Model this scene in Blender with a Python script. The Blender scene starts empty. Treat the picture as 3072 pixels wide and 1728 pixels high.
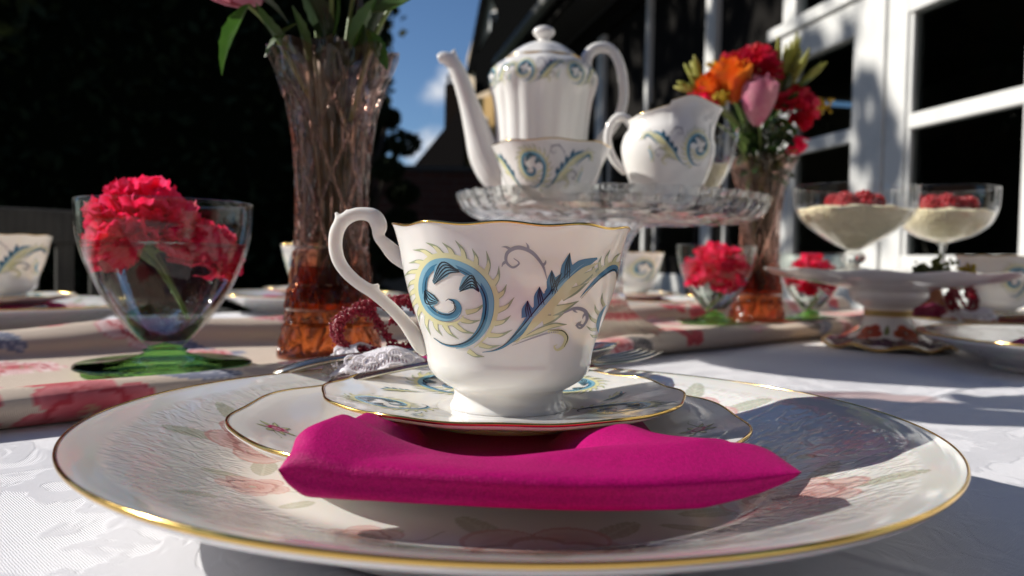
import bpy, math, random
import numpy as np
from mathutils import Vector, Matrix
rng = np.random.default_rng(7)
random.seed(7)
PI = math.pi
scn = bpy.context.scene
C = scn.collection
TZ = 0.74                      # table top above the ground, metres

# ------------------------------------------------------------------ camera
cam_d = bpy.data.cameras.new('camera')
cam = bpy.data.objects.new('camera', cam_d)
C.objects.link(cam)
scn.camera = cam
F_PX, PITCH, ROLL, CAM_H = 820.0, 0.034, 0.020, 0.083
cam_d.sensor_width = 36.0
cam_d.lens = F_PX * 36.0 / 1024.0
cam_d.clip_start = 0.01
cam_d.clip_end = 3000
_up = Vector((0, math.sin(PITCH), math.cos(PITCH)))
_fw = Vector((0, math.cos(PITCH), -math.sin(PITCH)))
_rt = Vector((1, 0, 0))
_r2 = _rt * math.cos(ROLL) + _up * math.sin(ROLL)
_u2 = -_rt * math.sin(ROLL) + _up * math.cos(ROLL)
cam.matrix_world = Matrix(((_r2.x, _u2.x, -_fw.x, 0), (_r2.y, _u2.y, -_fw.y, 0),
                           (_r2.z, _u2.z, -_fw.z, TZ + CAM_H), (0, 0, 0, 1)))
cam_d.dof.use_dof = True
cam_d.dof.focus_distance = 0.285
cam_d.dof.aperture_fstop = 12.5

# ------------------------------------------------------------------ light
SUN_AZ, SUN_EL = math.radians(11), math.radians(31)   # azimuth measured from -x towards +y
sdir = Vector((-math.cos(SUN_AZ) * math.cos(SUN_EL), math.sin(SUN_AZ) * math.cos(SUN_EL), math.sin(SUN_EL)))
sun_d = bpy.data.lights.new('sun', 'SUN')
sun_d.energy = 5.0
sun_d.angle = math.radians(0.53)
sun_d.color = (1.0, 0.95, 0.87)
sun = bpy.data.objects.new('sun', sun_d)
C.objects.link(sun)
sun.rotation_euler = sdir.to_track_quat('Z', 'Y').to_euler()
world = bpy.data.worlds.new('World')
scn.world = world
world.use_nodes = True
wn, wl = world.node_tree.nodes, world.node_tree.links
wn.clear()
w_out = wn.new('ShaderNodeOutputWorld')
w_bg = wn.new('ShaderNodeBackground')
w_sky = wn.new('ShaderNodeTexSky')
w_sky.sky_type = 'NISHITA'
w_sky.sun_disc = False
w_sky.sun_elevation = SUN_EL
w_sky.sun_rotation = math.atan2(sdir.x, sdir.y)
w_sky.air_density = 0.9
w_sky.dust_density = 0.0
w_sky.ozone_density = 6.0
w_bg.inputs['Strength'].default_value = 0.07
# clouds: soft patches of noise round a handful of directions
w_co = wn.new('ShaderNodeTexCoord')
w_nz = wn.new('ShaderNodeTexNoise')
w_nz.inputs['Scale'].default_value = 16.0
w_nz.inputs['Detail'].default_value = 7.0
wl.new(w_co.outputs['Generated'], w_nz.inputs['Vector'])
acc = None
for (cx, cy, cz, rad) in [(-.078, .977, .212, .035), (-.093, .977, .198, .035), (-.10, .99, .135, .03), (-.12, .99, .128, .03), (-.5, .8, .3, .2), (.5, -.8, .35, .3), (-.7, -.6, .4, .3), (.9, .2, .45, .25), (.2, -.9, .25, .2), (-.9, .1, .25, .15)]:
    v = Vector((cx, cy, cz)).normalized()
    d = wn.new('ShaderNodeVectorMath'); d.operation = 'DISTANCE'
    d.inputs[1].default_value = v
    wl.new(w_co.outputs['Generated'], d.inputs[0])
    m = wn.new('ShaderNodeMapRange')
    m.inputs['From Min'].default_value = rad; m.inputs['From Max'].default_value = 0
    m.inputs['To Min'].default_value = 0; m.inputs['To Max'].default_value = 1
    wl.new(d.outputs['Value'], m.inputs['Value'])
    if acc is None:
        acc = m.outputs[0]
    else:
        a = wn.new('ShaderNodeMath'); a.operation = 'MAXIMUM'
        wl.new(acc, a.inputs[0]); wl.new(m.outputs[0], a.inputs[1]); acc = a.outputs[0]
w_m = wn.new('ShaderNodeMath'); w_m.operation = 'MULTIPLY_ADD'
w_m.inputs[1].default_value = 2.6; w_m.inputs[2].default_value = -1.25
wl.new(w_nz.outputs['Fac'], w_m.inputs[0])
w_a = wn.new('ShaderNodeMath'); w_a.operation = 'ADD'
wl.new(acc, w_a.inputs[0]); wl.new(w_m.outputs[0], w_a.inputs[1])
w_s = wn.new('ShaderNodeMapRange'); w_s.interpolation_type = 'SMOOTHSTEP'
w_s.inputs['From Min'].default_value = 0.2; w_s.inputs['From Max'].default_value = 1.25
wl.new(w_a.outputs[0], w_s.inputs['Value'])
w_k = wn.new('ShaderNodeMath'); w_k.operation = 'MULTIPLY'
w_k2 = wn.new('ShaderNodeMath'); w_k2.operation = 'GREATER_THAN'; w_k2.inputs[1].default_value = 0.001
wl.new(acc, w_k2.inputs[0]); wl.new(w_k2.outputs[0], w_k.inputs[0]); wl.new(w_s.outputs[0], w_k.inputs[1])
w_mx = wn.new('ShaderNodeMix'); w_mx.data_type = 'RGBA'
w_mx.inputs['B'].default_value = (8.5, 8.8, 9.4, 1)
wl.new(w_k.outputs[0], w_mx.inputs['Factor'])
wl.new(w_sky.outputs['Color'], w_mx.inputs['A'])
wl.new(w_mx.outputs['Result'], w_bg.inputs['Color'])
wl.new(w_bg.outputs[0], w_out.inputs['Surface'])

scn.view_settings.view_transform = 'Standard'
scn.view_settings.look = 'None'
scn.view_settings.gamma = 1.0
scn.view_settings.exposure = 0.38
scn.view_settings.use_curve_mapping = False
scn.render.engine = 'CYCLES'
cy = scn.cycles
cy.use_denoising = True
cy.max_bounces = 14
cy.transmission_bounces = 12
cy.transparent_max_bounces = 24
cy.glossy_bounces = 6
cy.diffuse_bounces = 4
cy.sample_clamp_indirect = 6.0
cy.blur_glossy = 0.3
cy.caustics_refractive = True
cy.caustics_reflective = True

# ------------------------------------------------------------------ helpers
def M_(name):
    m = bpy.data.materials.new(name)
    m.use_nodes = True
    return m, m.node_tree.nodes, m.node_tree.links, m.node_tree.nodes['Principled BSDF']

def mat(name, col, rough=0.5, metal=0.0, spec=0.5, coat=0.0, sss=0.0, sss_scale=0.004, sheen=0.0, trans=0.0,
        bump=None, var=None, vcol=False, transl=0.0, coord='Object', rough_var=None):
    m, n, l, p = M_(name)
    p.inputs['Base Color'].default_value = (*col, 1)
    p.inputs['Roughness'].default_value = rough
    p.inputs['Metallic'].default_value = metal
    p.inputs['Specular IOR Level'].default_value = spec
    p.inputs['Coat Weight'].default_value = coat
    p.inputs['Coat Roughness'].default_value = 0.03
    p.inputs['Sheen Weight'].default_value = sheen
    if sss:
        p.inputs['Subsurface Weight'].default_value = sss
        p.inputs['Subsurface Radius'].default_value = (1.0, 0.8, 0.6)
        p.inputs['Subsurface Scale'].default_value = sss_scale
    tc = n.new('ShaderNodeTexCoord')
    colsock = None
    if vcol:
        a = n.new('ShaderNodeVertexColor'); a.layer_name = 'Col'
        colsock = a.outputs['Color']
        l.new(colsock, p.inputs['Base Color'])
    if var:                                   # (scale, colour, low, high)
        nz = n.new('ShaderNodeTexNoise'); nz.inputs['Scale'].default_value = var[0]; nz.inputs['Detail'].default_value = 6
        l.new(tc.outputs[coord], nz.inputs['Vector'])
        mr = n.new('ShaderNodeMapRange'); mr.inputs['From Min'].default_value = var[2]; mr.inputs['From Max'].default_value = var[3]
        l.new(nz.outputs['Fac'], mr.inputs['Value'])
        mx = n.new('ShaderNodeMix'); mx.data_type = 'RGBA'
        mx.inputs['A'].default_value = (*col, 1); mx.inputs['B'].default_value = (*var[1], 1)
        if colsock: l.new(colsock, mx.inputs['A'])
        l.new(mr.outputs[0], mx.inputs['Factor'])
        colsock = mx.outputs['Result']
        l.new(colsock, p.inputs['Base Color'])
    if rough_var:
        nz = n.new('ShaderNodeTexNoise'); nz.inputs['Scale'].default_value = rough_var[0]
        l.new(tc.outputs[coord], nz.inputs['Vector'])
        mr = n.new('ShaderNodeMapRange'); mr.inputs['To Min'].default_value = rough_var[1]; mr.inputs['To Max'].default_value = rough_var[2]
        l.new(nz.outputs['Fac'], mr.inputs['Value']); l.new(mr.outputs[0], p.inputs['Roughness'])
    if bump:                                  # list of (kind, scale, strength, distance)
        prev = None
        for (kind, sc, st, di) in bump:
            if kind == 'noise':
                t = n.new('ShaderNodeTexNoise'); t.inputs['Detail'].default_value = 4
            elif kind == 'voronoi':
                t = n.new('ShaderNodeTexVoronoi')
            else:
                t = n.new('ShaderNodeTexWave'); t.inputs['Distortion'].default_value = 1.0
            t.inputs['Scale'].default_value = sc
            l.new(tc.outputs[coord], t.inputs['Vector'])
            b = n.new('ShaderNodeBump'); b.inputs['Strength'].default_value = st; b.inputs['Distance'].default_value = di
            l.new(t.outputs[0], b.inputs['Height'])
            if prev: l.new(prev, b.inputs['Normal'])
            prev = b.outputs[0]
        l.new(prev, p.inputs['Normal'])
    if transl:                                # thin lit-through sheet: petals, leaves, napkin
        t = n.new('ShaderNodeBsdfTranslucent')
        if colsock: l.new(colsock, t.inputs['Color'])
        else: t.inputs['Color'].default_value = (*col, 1)
        mx = n.new('ShaderNodeMixShader'); mx.inputs[0].default_value = transl
        o = n['Material Output']
        l.new(p.outputs[0], mx.inputs[1]); l.new(t.outputs[0], mx.inputs[2]); l.new(mx.outputs[0], o.inputs[0])
    return m

def glass(name, tint, refr=0.5, ior=1.45, rough=0.0, bump=None, boost=1.0, thin=False, grad=None, gloss=.015):
    m, n, l, p = M_(name)
    n.remove(p)
    o = n['Material Output']
    tr = n.new('ShaderNodeBsdfTransparent'); tr.inputs['Color'].default_value = (*tint, 1)
    rf = n.new('ShaderNodeBsdfRefraction'); rf.inputs['Color'].default_value = (*tint, 1)
    rf.inputs['IOR'].default_value = ior; rf.inputs['Roughness'].default_value = rough
    gl = n.new('ShaderNodeBsdfGlossy'); gl.inputs['Roughness'].default_value = max(rough, gloss)
    gl.inputs['Color'].default_value = (1, 1, 1, 1)
    fr = n.new('ShaderNodeFresnel'); fr.inputs['IOR'].default_value = ior * boost
    if thin:                                  # a thin pane reflects alike from both of its faces
        ge = n.new('ShaderNodeNewGeometry'); mi_ = n.new('ShaderNodeMapRange')
        mi_.inputs['To Min'].default_value = ior * boost; mi_.inputs['To Max'].default_value = 1 / (ior * boost)
        l.new(ge.outputs['Backfacing'], mi_.inputs['Value']); l.new(mi_.outputs[0], fr.inputs['IOR'])
    m1 = n.new('ShaderNodeMixShader'); m1.inputs[0].default_value = refr
    m2 = n.new('ShaderNodeMixShader')
    l.new(tr.outputs[0], m1.inputs[1]); l.new(rf.outputs[0], m1.inputs[2])
    l.new(fr.outputs[0], m2.inputs[0]); l.new(m1.outputs[0], m2.inputs[1]); l.new(gl.outputs[0], m2.inputs[2])
    l.new(m2.outputs[0], o.inputs[0])
    if grad:                                  # glass tinted deeper towards its thick foot
        tc = n.new('ShaderNodeTexCoord'); sp = n.new('ShaderNodeSeparateXYZ'); l.new(tc.outputs['Object'], sp.inputs[0])
        mr = n.new('ShaderNodeMapRange'); mr.interpolation_type = 'SMOOTHSTEP'; mr.inputs['From Min'].default_value = grad[1]; mr.inputs['From Max'].default_value = grad[2]
        l.new(sp.outputs['Z'], mr.inputs['Value'])
        mx = n.new('ShaderNodeMix'); mx.data_type = 'RGBA'; mx.inputs['A'].default_value = (*grad[0], 1); mx.inputs['B'].default_value = (*tint, 1)
        l.new(mr.outputs[0], mx.inputs['Factor']); l.new(mx.outputs['Result'], tr.inputs['Color']); l.new(mx.outputs['Result'], rf.inputs['Color'])
    if bump:
        tc = n.new('ShaderNodeTexCoord'); t = n.new('ShaderNodeTexNoise'); t.inputs['Scale'].default_value = bump[0]
        l.new(tc.outputs['Object'], t.inputs['Vector'])
        b = n.new('ShaderNodeBump'); b.inputs['Strength'].default_value = bump[1]; b.inputs['Distance'].default_value = bump[2]
        l.new(t.outputs[0], b.inputs['Height'])
        for s in (rf, gl, fr): l.new(b.outputs[0], s.inputs['Normal'])
    return m

class MB:
    """collects faces in centimetres"""
    def __init__(s): s.v, s.f, s.mi, s.n = [], [], [], 0
    def add(s, verts, faces, mi=0):
        verts = np.asarray(verts, float).reshape(-1, 3)
        s.v.append(verts)
        s.f += [tuple(int(i) + s.n for i in f) for f in faces]
        s.mi += [mi] * len(faces)
        s.n += len(verts)
    def grid(s, P, mi=0, wrap_u=False, wrap_v=False, flip=False):
        P = np.asarray(P, float); a, b = P.shape[:2]
        fs = []
        for i in range(a if wrap_u else a - 1):
            i2 = (i + 1) % a
            for j in range(b if wrap_v else b - 1):
                j2 = (j + 1) % b
                q = (i * b + j, i2 * b + j, i2 * b + j2, i * b + j2)
                fs.append(q[::-1] if flip else q)
        s.add(P.reshape(-1, 3), fs, mi)
    def box(s, c, d, rz=0.0, mi=0):
        c = np.array(c, float); d = np.array(d, float) / 2
        q = np.array([(-1, -1, -1), (1, -1, -1), (1, 1, -1), (-1, 1, -1), (-1, -1, 1), (1, -1, 1), (1, 1, 1), (-1, 1, 1)]) * d
        ca, sa = math.cos(rz), math.sin(rz)
        q = q @ np.array([[ca, sa, 0], [-sa, ca, 0], [0, 0, 1]])
        s.add(q + c, [(0, 3, 2, 1), (4, 5, 6, 7), (0, 1, 5, 4), (1, 2, 6, 5), (2, 3, 7, 6), (3, 0, 4, 7)], mi)
    def tube(s, path, radii, n=12, flat=(1, 1), cap=True, mi=0, up=(0, 1, 0)):
        P = np.asarray(path, float); R = np.broadcast_to(np.asarray(radii, float), (len(P),))
        T = np.gradient(P, axis=0); T /= np.linalg.norm(T, axis=1)[:, None] + 1e-12
        upv = np.asarray(up, float)
        A = np.cross(T, upv); bad = np.linalg.norm(A, axis=1) < 1e-3
        A[bad] = np.cross(T[bad], (0.3, 0.2, 1)); A /= np.linalg.norm(A, axis=1)[:, None]
        B = np.cross(A, T)
        th = np.linspace(0, 2 * PI, n, endpoint=False)
        G = P[:, None] + R[:, None, None] * (np.cos(th)[None, :, None] * A[:, None] * flat[0] + np.sin(th)[None, :, None] * B[:, None] * flat[1])
        if cap:
            G = np.concatenate([np.repeat(P[:1, None], n, 1), G, np.repeat(P[-1:, None], n, 1)], 0)
        s.grid(G, mi, wrap_v=True, flip=True)
    def lathe(s, prof, n=64, mod=None, mi=0, c=(0, 0, 0)):
        prof = np.asarray(prof, float); th = np.linspace(0, 2 * PI, n, endpoint=False)
        r = np.repeat(prof[:, 0:1], n, 1); z = np.repeat(prof[:, 1:2], n, 1); T = np.repeat(th[None], len(prof), 0)
        if mod: r, z = mod(r, z, T)
        G = np.stack([r * np.sin(T), -r * np.cos(T), z], 2) + np.asarray(c, float)
        s.grid(G, mi, wrap_v=True, flip=True)
    def ell(s, c, r, n=10, m=7, mi=0):
        ph = np.linspace(-PI / 2, PI / 2, m); th = np.linspace(0, 2 * PI, n, endpoint=False)
        c = np.asarray(c, float); r = np.broadcast_to(np.asarray(r, float), (3,))
        G = np.stack([np.cos(ph)[:, None] * np.cos(th), np.cos(ph)[:, None] * np.sin(th), np.sin(ph)[:, None] + 0 * th], 2) * r + c
        s.grid(G, mi, wrap_v=True, flip=True)
    def verts(s): return np.concatenate(s.v)
    def mesh(s, name, mats, smooth=True, col=None, scale=0.01, weld=False):
        me = bpy.data.meshes.new(name)
        me.from_pydata((s.verts() * scale).tolist(), [], s.f)
        for m in (mats if isinstance(mats, (list, tuple)) else [mats]): me.materials.append(m)
        me.polygons.foreach_set('material_index', s.mi)
        me.polygons.foreach_set('use_smooth', [smooth] * len(me.polygons))
        if col is not None:
            ca = me.color_attributes.new('Col', 'FLOAT_COLOR', 'POINT')
            ca.data.foreach_set('color', np.concatenate([col, np.ones((len(col), 1))], 1).astype(np.float32).ravel())
        me.update()
        return me
    def build(s, name, mats, parent=None, smooth=True, col=None, scale=0.01):
        o = bpy.data.objects.new(name, s.mesh(name, mats, smooth, col, scale))
        C.objects.link(o)
        if parent: o.parent = parent
        return o

def W(x, y, z): return Vector((x * 0.01, y * 0.01, z * 0.01 + TZ))     # cm on the table -> world
def tag(o, label, cat, group=None):
    o['label'] = label; o['category'] = cat
    if group: o['group'] = group
    return o
def thing(name, label, cat, loc, rz=0.0, group=None):
    o = bpy.data.objects.new(name, None); C.objects.link(o)
    o.empty_display_size = 0.02
    o.location = W(*loc); o.rotation_euler = (0, 0, rz)
    return tag(o, label, cat, group)
def struct(o): o['kind'] = 'structure'; return o
def dup(root, label, loc, rz, group=None, skip=()):
    r = root.copy(); C.objects.link(r); r.location = W(*loc); r.rotation_euler = (0, 0, rz)
    r['label'] = label
    if group: r['group'] = group
    for ch in root.children:
        if ch.name.split('.')[0] in skip: continue
        c = ch.copy(); C.objects.link(c); c.parent = r
        for g in ch.children:
            d = g.copy(); C.objects.link(d); d.parent = c
    return r

def cr(pts, n=8):
    """Catmull-Rom through the points (any dimension)"""
    P = np.asarray(pts, float)
    Q = np.concatenate([2 * P[:1] - P[1:2], P, 2 * P[-1:] - P[-2:-1]])
    t = np.linspace(0, 1, n, endpoint=False)[:, None]
    out = []
    for i in range(1, len(Q) - 2):
        p0, p1, p2, p3 = Q[i - 1], Q[i], Q[i + 1], Q[i + 2]
        out.append(0.5 * ((2 * p1) + (-p0 + p2) * t + (2 * p0 - 5 * p1 + 4 * p2 - p3) * t ** 2 + (-p0 + 3 * p1 - 3 * p2 + p3) * t ** 3))
    out.append(P[-1:])
    return np.concatenate(out)

def tri(x): return 2 * np.abs((x / (2 * PI)) % 1 - 0.5) * 2 - 1
def sstep(a, b, x):
    t = np.clip((x - a) / (b - a), 0, 1); return t * t * (3 - 2 * t)

# ------------------------------------------------------------------ materials
PORC = mat('bone china', (0.77, 0.745, 0.71), 0.07, spec=0.6, sss=0.4, sss_scale=0.006, bump=[('noise', 90, 0.05, 0.0006)])
PORC2 = mat('white porcelain', (0.80, 0.785, 0.755), 0.09, spec=0.55, bump=[('noise', 70, 0.05, 0.0006)])
GOLD = mat('gilding', (0.80, 0.52, 0.15), 0.12, metal=1.0, rough_var=(160, 0.05, 0.22))
SILVER = mat('old silver plate', (0.60, 0.56, 0.48), 0.2, metal=1.0, var=(60, (0.32, 0.29, 0.22), 0.45, 0.75), rough_var=(120, 0.12, 0.34))
INK = {k: mat('print ' + k, c, 0.09, spec=0.55) for k, c in dict(
    blue=(0.065, 0.22, 0.35), sky=(0.21, 0.43, 0.55), yellow=(0.70, 0.67, 0.38), olive=(0.34, 0.39, 0.25), black=(0.012, 0.02, 0.03),
    grey=(0.36, 0.35, 0.38), rose=(0.55, 0.06, 0.16), pink=(0.72, 0.36, 0.42)).items()}
INKS = list(INK.values()); INKI = {k: i for i, k in enumerate(INK)}
SATIN = mat('magenta satin', (0.56, 0.002, 0.185), 0.5, spec=0.15, transl=0.25, var=(1300, (0.42, 0.002, 0.13), .4, .65),
            bump=[('noise', 2200, 0.5, 0.0006), ('noise', 900, 0.12, 0.0008), ('noise', 30, 0.45, 0.005)])

# ------------------------------------------------------------------ the printed scroll ornament
# drawn flat in "plate units", 1 unit = 1/150 cm, x to the right and y down from the rim of a cup
HWY = [195, 240, 350, 500, 650, 800, 900, 1000, 1060, 1100, 1340]
HWX = [690, 680, 650, 632, 595, 545, 515, 487, 483, 467, 340]
def unwrap(p):
    p = np.asarray(p, float); X, Y = p[..., 0], p[..., 1]
    a = np.arcsin(np.clip((X - 1240 + (Y - 195) * 0.023) / np.interp(Y, HWY, HWX), -.999, .999))
    return np.stack([a * 4.0, 7.0 * (1340 - Y) / 1140], -1)
ORN = []                                                     # (ink, layer, rows x 3 x 2)
def rib(ink, layer, pts, ws, n=6, dst=None):
    P = cr(pts, n); w = np.interp(np.linspace(0, 1, len(P)), np.linspace(0, 1, len(ws)), ws)
    T = np.gradient(P, axis=0); T /= np.linalg.norm(T, axis=1)[:, None] + 1e-9
    N = np.stack([-T[:, 1], T[:, 0]], 1)
    (ORN if dst is None else dst).append((ink, layer, np.stack([P - N * w[:, None] / 2, P, P + N * w[:, None] / 2], 1)))
    return P, N
def barbs(P, N, side, i0, i1, cnt, off, ln, wd, fwd=0.55, inks=('yellow', 'olive'), layer=1):
    T = np.stack([N[:, 1], -N[:, 0]], 1)
    for k in range(cnt):
        i = int(i0 + (i1 - i0) * k / max(1, cnt - 1)); i = min(max(i, 0), len(P) - 1)
        n, t = N[i] * side, T[i]
        L = ln * (0.8 + 0.35 * ((k * 7) % 5) / 4)
        b = P[i] + n * off
        d = n * 0.85 + t * fwd
        m = b + d * L * 0.45 + n * L * 0.12
        e = b + d * L + t * L * 0.18
        rib(inks[1], layer, [b, m, e], [wd, wd * 0.85, wd * 0.5, 1], 4)
        rib(inks[0], layer + 1, [b - n * 4, b + (m - b) * 0.8, m + (e - m) * 0.25], [wd * 0.9, wd * 0.62, 2], 4)
spir = [(800, 880), (860, 910), (930, 912), (1010, 880), (1075, 810), (1110, 720), (1115, 620), (1085, 540), (1025, 475), (950, 437), (880, 430), (815, 450), (770, 500), (752, 570), (757, 635), (785, 695), (835, 733), (895, 742), (940, 720), (957, 680), (940, 645), (905, 635)]
P, N = rib('blue', 3, spir, [4, 8, 16, 32, 48, 58, 62, 64, 62, 58, 54, 50, 48, 50, 52, 54, 52, 48, 42, 34, 22, 8])
rib('sky', 4, P[12:112:3] + N[12:112:3] * 15, [4, 18, 28, 30, 28, 26, 24, 16, 4], 3)
rib('yellow', 2, P[18:112:2] + N[18:112:2] * 40, [4, 20, 36, 40, 38, 36, 34, 34, 30, 20, 6], 2)
barbs(P, N, 1, 16, 112, 25, 46, 92, 32, .75)
rib('black', 5, P[0:62:2] - N[0:62:2] * np.linspace(3, 20, 31)[:, None], [3, 7, 6, 4, 2], 2)
rib('black', 5, P[72:126:2] - N[72:126:2] * 16, [2, 5, 6, 5, 4, 2], 2)
for (a, b, c) in [((965, 470), (890, 455), (820, 545)), ((1070, 580), (1030, 525), (965, 580)), ((765, 590), (790, 640), (840, 655))]:
    a, b, c = map(np.array, (a, b, c))
    rib('sky', 4, [a, b, c], [12, 78, 84, 14], 6)
    pn = np.array((-(c - a)[1], (c - a)[0])) / np.linalg.norm(c - a) * 19
    for k in range(5):
        o = pn * (k - 2)
        rib('black', 5, [a + o * 0.15, b + o * 0.9, c + o * (0.35 if k else .2)], [3, 8, 8, 3], 6)
rib('black', 5, [(885, 645), (905, 632), (930, 650), (932, 690), (900, 712)], [2, 5, 6, 4, 2])
# feather
fe = [(1080, 938), (1150, 922), (1215, 882), (1290, 800), (1360, 710), (1440, 610), (1525, 510), (1605, 430), (1700, 378)]
P, N = rib('blue', 3, fe, [3, 8, 18, 42, 66, 80, 80, 66, 10])
rib('yellow', 4, P[14:] + N[14:] * 28, [2, 24, 50, 58, 52, 42, 26, 4], 1)
rib('sky', 4, P[16:44] - N[16:44] * 2, [2, 16, 22, 18, 8, 2], 1)
rib('black', 5, P[4:40] - N[4:40] * np.linspace(2, 24, 36)[:, None], [2, 6, 5, 3], 1)
for (bx, by, tx, ty) in [(1330, 720, 1322, 628), (1395, 650, 1384, 548), (1465, 575, 1448, 452), (1530, 500, 1540, 358), (1450, 590, 1500, 470)]:
    rib('blue', 2, [(bx, by), ((bx + tx) / 2 - 6, (by + ty) / 2), (tx, ty)], [84, 58, 2], 5)
    for k in (-1, 0, 1):
        rib('black', 5, [(bx + k * 14, by), ((bx + tx) / 2 - 4 + k * 10, (by + ty) / 2), (tx, ty)], [3, 6, 2], 5)
for (bx, by, tx, ty) in [(1440, 690, 1600, 630), (1500, 600, 1655, 520), (1580, 520, 1735, 420), (1400, 740, 1520, 700)]:
    rib('olive', 2, [(bx, by), ((bx + tx) / 2, (by + ty) / 2 + 8), (tx, ty)], [66, 44, 2], 5)
    rib('yellow', 3, [(bx, by), ((bx + tx) / 2 - 10, (by + ty) / 2 + 8), (tx - 30, ty + 14)], [56, 30, 2], 5)
# grey curls
for pts in ([(1425, 510), (1400, 425), (1345, 355), (1275, 335), (1220, 365), (1212, 415), (1245, 445), (1278, 420), (1250, 395)],
            [(1490, 715), (1570, 675), (1635, 690), (1650, 745), (1615, 795), (1590, 775), (1606, 755)]):
    P, N = rib('grey', 2, pts, [4, 14, 22, 22, 18, 14, 12, 8, 4])
    barbs(P, N, 1, 6, 30, 4, 6, 34, 16, inks=('grey', 'grey'))
# lower leaf
rib('olive', 2, [(1220, 882), (1330, 830), (1450, 775), (1535, 768)], [2, 14, 34, 30, 2])
rib('yellow', 3, [(1250, 872), (1340, 822), (1450, 776), (1515, 772)], [2, 8, 22, 18, 2])
rib('yellow', 2, [(1430, 808), (1500, 812), (1535, 850), (1520, 900), (1485, 922), (1468, 900), (1486, 888)], [16, 32, 28, 20, 14, 8, 3])
rib('black', 4, [(1440, 800), (1510, 806), (1542, 850), (1524, 905)], [2, 5, 5, 2])
rib('grey', 2, [(1240, 892), (1340, 850), (1440, 815), (1490, 812)], [2, 8, 10, 4])
# second scroll running off to the right
P, N = rib('blue', 3, [(1605, 610), (1660, 545), (1730, 480), (1795, 440), (1835, 455), (1850, 510)], [2, 14, 30, 40, 34, 10])
rib('black', 5, P - N * -10, [2, 5, 6, 3], 1)
rib('yellow', 2, P[6:] - N[6:] * 26, [4, 24, 30, 20, 6], 1)
barbs(P, N, -1, 10, 28, 7, 30, 78, 26)
P, N = rib('sky', 3, [(1745, 860), (1725, 790), (1738, 720), (1775, 665)], [4, 26, 26, 6])
barbs(P, N, -1, 0, 17, 5, 12, 70, 24)
NSCROLL = 3 + 50 + 2 + 18 + 1
# flat ornament in centimetres (s along the girth, t up), centred
ORN_CUP = [(k, l, unwrap(a)) for (k, l, a) in ORN]
ORN_SCR = [(k, l, np.stack([(a[..., 0] - 930) / 150, (620 - a[..., 1]) / 150], -1)) for (k, l, a) in ORN[:NSCROLL]]
ORN_ALL = [(k, l, np.stack([(a[..., 0] - 1200) / 150, (640 - a[..., 1]) / 150], -1)) for (k, l, a) in ORN]

def print_on(mb, orn, f, off=0.006, step=0.0035):
    for (k, l, a) in orn:
        mb.grid(f(a[..., 0], a[..., 1], off + step * l), INKI[k])
def revolve_map(prof, mod=None, ang0=0.0, sc=1.0, rad=4.0, z0=0.0):
    pr = np.asarray(prof); o = np.argsort(pr[:, 1])
    zz, rr = pr[o, 1], pr[o, 0]
    def f(s, t, off):
        z = t * sc + z0; r = np.interp(z, zz, rr); th = ang0 + s * sc / rad
        if mod: r, z = mod(r, z, th % (2 * PI))
        dr = (np.interp(z + .05, zz, rr) - np.interp(z - .05, zz, rr)) / 0.1
        k = 1 / np.sqrt(1 + dr ** 2)
        r = r + off * k; z2 = z - off * k * dr
        return np.stack([r * np.sin(th), -r * np.cos(th), z2], -1)
    return f
def dish_map(prof, ang0, rad, sc, mod=None):
    pr = np.asarray(prof); o = np.argsort(pr[:, 0]); rr, zz = pr[o, 0], pr[o, 1]
    def f(s, t, off):
        r = rad + t * sc; z = np.interp(r, rr, zz); th = ang0 + s * sc / rad
        if mod: r, z = mod(r, z, th)
        return np.stack([r * np.sin(th), -r * np.cos(th), z + off * 1.4], -1)
    return f

# ------------------------------------------------------------------ ground, lawn
UV_A = math.atan2(0.70, 0.714)                      # the table stands askew to the camera
UA, VA = np.array((math.cos(UV_A), math.sin(UV_A))), np.array((-math.sin(UV_A), math.cos(UV_A)))
def uv(u, v): return UA * u + VA * v

STONE = mat('patio stone', (0.20, 0.18, 0.15), 0.85, var=(3, (0.12, 0.11, 0.10), 0.4, 0.7), bump=[('noise', 40, 0.3, 0.01)])
GRASS = mat('lawn', (0.035, 0.06, 0.015), 0.9, var=(2, (0.05, 0.075, 0.02), 0.4, 0.6), bump=[('noise', 60, 0.5, 0.03)])
mb = MB(); mb.add([(-60000, -60000, 0), (60000, -60000, 0), (60000, 120000, 0), (-60000, 120000, 0)], [(0, 1, 2, 3)])
struct(mb.build('ground', GRASS))
mb = MB(); mb.box((0, 150, 0.5), (700, 900, 7))
patio = struct(mb.build('patio', mat('patio mortar', (0.10, 0.095, 0.085), 0.9)))
slab_me = MB(); slab_me.box((0, 0, 0), (69, 69, 4)); slab_me = slab_me.mesh('paving_slab', STONE, smooth=False)
for i in range(10):
    for j in range(12):
        o = bpy.data.objects.new('paving_slab', slab_me); C.objects.link(o); o.parent = patio
        o.location = ((-315 + i * 70) * .01, (-230 + j * 70 + 35) * .01, 0.0395 + 0.002 * ((i * 3 + j * 5) % 4) * .5)

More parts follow.
